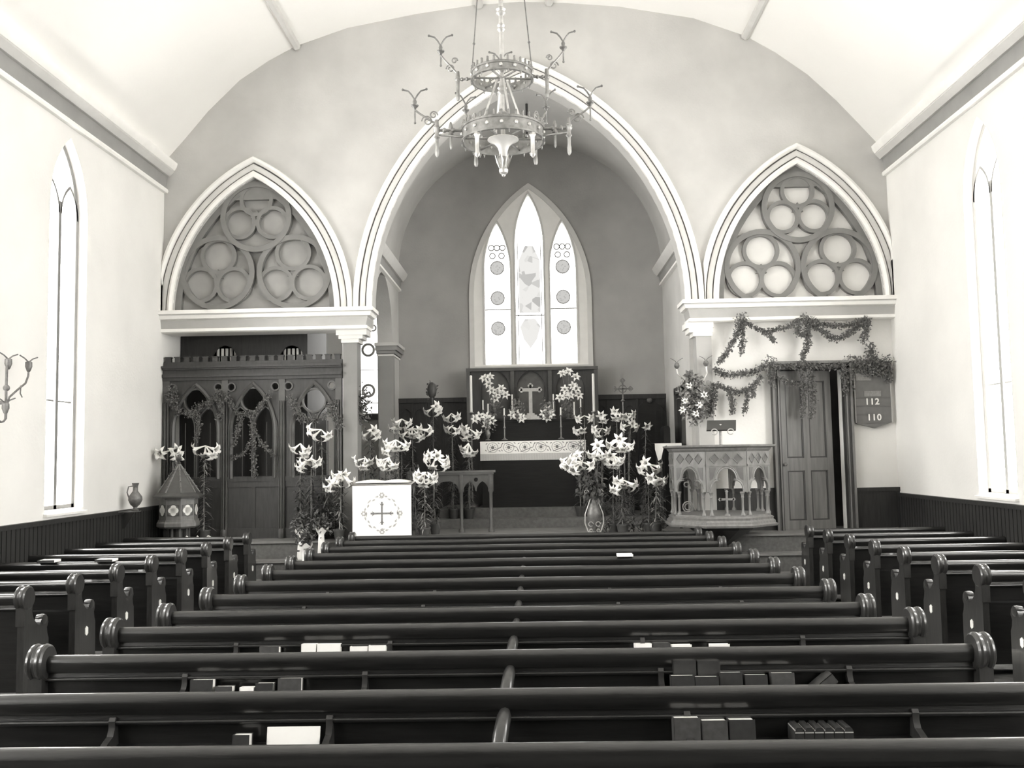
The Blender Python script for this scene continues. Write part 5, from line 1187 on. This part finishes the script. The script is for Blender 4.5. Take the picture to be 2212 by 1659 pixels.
# white wrapped pots on the step beside the centre pews
for i, (px, py, w_, lab) in enumerate(((650, 1160, .19, 'white paper wrapped plant pot farthest left of the three by the pew ends'), (694, 1156, .19, 'white paper wrapped plant pot farthest right of the three by the pew ends'), (659, 1190, .20, 'white paper wrapped plant pot lowest and nearest of the three by the pew ends'))):
    y = (14.40, 14.36, 13.92)[i]; zb = (.43, .43, fz(13.9))[i]; q = at(px, py, y)
    q2 = at(px, py-14, y); H = q2.z-zb; r = thing('wrapped_pot', lab, 'plant pot', (q.x, y, zb), 'paper wrapped pots by the pews')
    m_ = MB(); n = 18; rows = []
    for f, rr in ((0, .5), (.10, .62), (.55, .50), (.80, .46), (.9, .62), (1.0, 1.0)):
        rows += [(q.x+w_*.5*rr*(1+.18*math.sin(3*t*1.0+i)*(f > .85))*math.cos(t), y+w_*.5*rr*math.sin(t), zb+H*f+(.03*math.sin(4*t) if f > .85 else 0)) for t in [2*PI*k/n for k in range(n)]]
    m_.add(rows, [(j*n+k, j*n+(k+1) % n, (j+1)*n+(k+1) % n, (j+1)*n+k) for j in range(5) for k in range(n)]); m_.build('paper_wrap', M['paper'], r)
    m_ = leaves([(q.x, y, zb+H), (q.x, y, zb+H+.16)], 120, .16, .07, random.Random(i)); m_.build('leaves', M['leaf'], r, smooth=False)

# ------------------------------------------------------------ left wall gas bracket
WX = XL+.30
def W_(px, py): return atx(px, py, WX)
c = W_(14, 845); r = thing('gas_bracket', 'two branched brass gas bracket on the left wall at the photo edge', 'wall lamp', (XL, c.y, W_(12, 900).z))
m_ = MB(); m_.tube([W_(15, 790), W_(14, 815), W_(13, 845), W_(13, 880), W_(12, 905)], .014, 7); m_.sphere(W_(14, 838), .035, 10, 7)
m_.tube([W_(14, 880), W_(20, 858), W_(40, 840), W_(55, 828), W_(61, 812), W_(62, 798)], .011, 7); m_.tube([W_(12, 905), W_(8, 910), W_(2, 912), W_(-6, 905)], .011, 7)
z = W_(13, 870); m_.tube([z, (XL+.02, z.y, z.z)], .02, 8); m_.lathe([(.09, .01), (.07, .03)], (XL+.0, z.y, z.z), 'x', 16)
m_.tube([W_(45, 833), W_(44, 850), W_(48, 858)], .007, 5); m_.build('arm', M['brassd'], r)
for px, py, s_ in ((18, 786, 1), (62, 792, .9), (12, 882, 1)):
    q = W_(px, py); m_ = MB(); m_.lathe([(.012, -.06), (.02, -.05), (.038, 0), (.036, .05), (.02, .06)], tuple(q), 'z', 12)
    for d in (-1, 1): m_.tube([(q.x, q.y, q.z+.05), (q.x+.02*d, q.y+d*.05, q.z+.09), (q.x+.03*d, q.y+d*.13, q.z+.115)], .008, 5)
    m_.build('burner', M['brassd'], r)

# ------------------------------------------------------------ chandelier
HYY = 9.0; K = 2050/HYY
def H_(px, py, y=HYY): return at(px, py, y)
cl = H_(1087, 300); cu_ = H_(1084, 165)
hx, lz_, uz = (cl.x+cu_.x)/2, cl.z-.02, cu_.z-.02
ch = thing('chandelier', 'large brass gasolier with two crown rings hanging before the chancel arch', 'chandelier', (hx, HYY, lz_-.3))
def crown(zb, R, h, name, cren):
    m_ = MB(); m_.lathe([(R, 0), (R+.012, .004), (R+.012, .018), (R, .022), (R-.002, h-.03), (R+.008, h-.026), (R+.008, h-.012), (R, h-.008), (R-.012, h-.008), (R-.012, 0), (R, 0)], (hx, HYY, zb), 'z', 48, caps=False)
    o = m_.build(name, M['brass'], ch)
    m_ = MB(); m_.lathe([(R, h-.014), (R+.006, h-.014), (R+.006, h-.004), (R, h-.004), (R, h-.014)], (hx, HYY, zb), 'z', 48, caps=False)
    for k in range(cren):
        t = 2*PI*k/cren; c_, s_ = math.cos(t), math.sin(t); x, y = hx+R*c_, HYY+R*s_
        m_.cone((x, y, zb+h-.01), (x, y, zb+h+.03), .014, .010, 6); m_.sphere((x, y, zb+h+.035), .012, 6, 4)
        if k % 2 == 0:
            m_.cone((x+.004*c_, y+.004*s_, zb+.0), (x+.004*c_, y+.004*s_, zb-.03), .010, .003, 5)
    m_.build('cresting', M['brass'], o)
    m_ = MB()
    for k in range(cren//2):
        t = 2*PI*(k+.5)/(cren//2); m_.sphere((hx+(R+.004)*math.cos(t), HYY+(R+.004)*math.sin(t), zb+h*.5), .018, 8, 5, (1, 1, 1)); m_.sphere((hx+(R-.014)*math.cos(t), HYY+(R-.014)*math.sin(t), zb+h*.5), .014, 8, 5)
    m_.build('boss', M['brassl'], o)
    return o
RL, RU = .395, .295
crown(lz_-.02, RL, .15, 'lower_ring', 36); crown(uz-.03, RU, .10, 'upper_ring', 28)
m_ = MB(); m_.tube([(hx, HYY, lz_), (hx, HYY, 9.25)], .022, 10)
for z, r_ in ((H_(1082, 60).z, .04), (H_(1083, 25).z, .05), (uz+.1, .045), (uz-.12, .05), (H_(1082, 250).z, .06), (9.25, .10)): m_.lathe([(.02, -.05), (r_, -.02), (r_*.7, 0), (r_, .02), (.02, .05)], (hx, HYY, z), 'z', 12)
m_.build('centre_rod', M['brassl'], ch)
for s_, pxb in ((-1, 1022), (1, 1143)):
    m_ = MB(); a = Vector((hx+s_*RU, HYY, uz+.05)); b = Vector((hx+s_*.08, HYY, 8.2)); m_.tube([a, b], .006, 6); 
    for f in (.12, .3, .5): m_.sphere(a.lerp(b, f), .014, 6, 4)
    m_.build('stay_rod', M['brassd'], ch)
for k in range(4):
    t = k*PI/2+.35; m_ = MB(); m_.tube([(hx+.05*math.cos(t), HYY+.05*math.sin(t), uz-.02), (hx+RL*.55*math.cos(t), HYY+RL*.55*math.sin(t), lz_+.14), (hx+RL*.97*math.cos(t), HYY+RL*.97*math.sin(t), lz_+.10)], .011, 7); m_.build('brace', M['brassl'], ch)
for k in range(3):
    t = k*PI/3+.12
    for z, R in ((uz, RU), (lz_+.02, RL)):
        m_ = MB(); m_.tube([(hx-R*math.cos(t), HYY-R*math.sin(t), z), (hx+R*math.cos(t), HYY+R*math.sin(t), z)], .010, 6); m_.build('spoke', M['brass'], ch)
def scroll(m_, c, u, r0, n=16, th=.007, w=1):
    c = Vector(c); m_.tube([c+(Vector(u)*math.cos(i*.55*w)+Vector((0, 0, 1))*math.sin(i*.55*w))*(r0*(1-i/n*.75)) for i in range(n)], th, 6)
def arm(t, z, R0, R1, big=True, up=.30):
    """a radial arm with its drop, its scroll bracket and its forked burner"""
    u = Vector((math.cos(t), math.sin(t), 0)); c = Vector((hx, HYY, z)); s0 = 1 if big else .8
    m_ = MB(); m_.tube([c+u*R0, c+u*R1], .015*s0, 8)
    for f in (.35, .7): q = c+u*(R0+(R1-R0)*f); m_.sphere(q, .024*s0, 8, 6)
    q = c+u*R1; m_.sphere(q, .034*s0, 10, 7)
    m_.lathe([(.012, -.26*s0), (.020, -.24*s0), (.022, -.20*s0), (.016, -.17*s0), (.018, -.04), (.022, .0), (.018, .10*s0)], tuple(q), 'z', 8)
    p = [q+Vector((0, 0, .06)), q+u*.05+Vector((0, 0, up*.45)), q+u*.16*s0+Vector((0, 0, up*.8)), q+u*.21*s0+Vector((0, 0, up))]
    m_.tube(p, .010, 7); scroll(m_, q+u*.09*s0+Vector((0, 0, up*.45)), u, .055*s0); scroll(m_, q+u*.03+Vector((0, 0, up*.75)), -u, .04*s0)
    q3 = p[-1]; m_.tube([q3, q3-Vector((0, 0, .12*s0))], .008, 6); m_.sphere(q3-Vector((0, 0, .13*s0)), .013, 6, 4)
    if big: h = c+u*(R0+(R1-R0)*.45); m_.lathe([(.004, -.19), (.012, -.17), (.012, -.06), (.028, -.04), (.012, 0), (.022, .03), (.008, .08)], tuple(h), 'z', 8)
    o = m_.build('arm', M['brass'], ch)
    m_ = MB(); m_.lathe([(.010, 0), (.018, .02), (.036, .035), (.038, .045), (.016, .055), (.020, .08), (.010, .11)], tuple(q3), 'z', 10)
    v = Vector((-u.y, u.x, 0)); v = (v if abs(v.x) > .5 else Vector((1, 0, 0)))
    for s_ in (-1, 1):
        b = q3+Vector((0, 0, .10)); m_.tube([b, b+v*s_*.03+Vector((0, 0, .05)), b+v*s_*.06+Vector((0, 0, .085)), b+v*s_*.11+Vector((0, 0, .10))], .008, 6); m_.sphere(b+v*s_*.115+Vector((0, 0, .102)), .013, 6, 4)
    m_.build('burner', M['brassd'], o)
for k, t in enumerate((PI+.10, -.06, PI/2+.55, PI/2-.60)): arm(t, lz_+.10 if abs(math.sin(t)) < .5 else lz_+.16, RL, .64 if abs(math.sin(t)) < .5 else .56, True, .20 if abs(math.sin(t)) < .5 else .36)
for t in (PI-.12, .10): arm(t, uz+.02, RU, .44, False, .26)
arm(PI/2+.05, uz+.05, RU, .40, False, .26)
for t in (PI+.35, -.30):
    u = Vector((math.cos(t), math.sin(t), 0)); q = Vector((hx, HYY, lz_-.0))+u*.66; m_ = MB()
    m_.tube([Vector((hx, HYY, lz_))+u*RL, q], .010, 6); m_.lathe([(.006, -.22), (.016, -.2), (.014, -.05), (.03, -.03), (.014, 0), (.02, .05), (.034, .07), (.012, .09)], tuple(q), 'z', 8); m_.build('side_branch', M['brass'], ch)
for px, py in ((1035, 335), (1151, 335)):
    q = H_(px, py); dx = q.x-hx; dy = -math.sqrt(max(0, RL*RL-dx*dx)); m_ = MB(); z = lz_-.02
    m_.lathe([(.004, -.24), (.022, -.22), (.026, -.20), (.018, -.18), (.020, -.04), (.032, -.02), (.024, 0)], (hx+dx, HYY+dy, z), 'z', 8); m_.build('pendant_drop', M['brassl'], ch)
    for s_ in (-1, 1): pass
zb = H_(1087, 301).z; zn = H_(1087, 335).z
m_ = MB(); m_.lathe([(.150, zb), (.152, zb-.008), (.13, zb-.018), (.09, zb-.04), (.058, zb-.075), (.042, zb-.12), (.038, zn-.02), (.030, zn-.02), (.030, zb-.1), (.05, zb-.06), (.12, zb-.006)], (hx, HYY, 0), 'z', 28); m_.build('bell_shade', M['opal'], ch)
m_ = MB(); z2 = H_(1087, 378).z
m_.lathe([(.03, zn), (.04, zn-.05), (.03, zn-.12), (.045, z2+.05), (.04, z2+.02), (.015, z2)], (hx, HYY, 0), 'z', 14); m_.sphere((hx, HYY, z2), .02, 8, 6)
for k in range(6):
    t = k*PI/3+.2; u = Vector((math.cos(t), math.sin(t), 0)); b = Vector((hx, HYY, z2+.05)); s1 = Vector((-u.y, u.x, 0))
    m_.add([b+u*.035, b+u*.065+Vector((0, 0, .08))+s1*.025, b+u*.085+Vector((0, 0, .15)), b+u*.065+Vector((0, 0, .08))-s1*.025, b+u*.05+Vector((0, 0, .08))], [(0, 1, 4), (1, 2, 4), (2, 3, 4), (3, 0, 4)])
m_.build('finial', M['brassl'], ch)

# dark rod hanging from the chancel vault behind the chandelier
q = at(1137, 206, 16.2); zb_ = at(1137, 300, 16.2).z; vz = VZ+VH*math.sqrt(max(0, 1-((q.x-VC)/VW)**2))**.94
r = thing('hanging_lamp_rod', 'dark rod hanging from the chancel vault, seen through the chandelier', 'lamp rod', (q.x, 16.2, zb_))
m_ = MB(); m_.tube([(q.x, 16.2, vz+.01), (q.x, 16.2, zb_)], .022, 8); m_.build('rod', M['doord'], r)
m_ = MB(); m_.lathe([(.09, q.z), (.085, q.z-.02), (.04, q.z-.05), (.022, q.z-.09)], (q.x, 16.2, 0), 'z', 14); m_.build('collar', M['doord'], r)
m_ = MB(); m_.lathe([(.02, zb_+.03), (.05, zb_), (.03, zb_-.05), (.008, zb_-.09)], (q.x, 16.2, 0), 'z', 12); m_.build('knob', M['doord'], r)
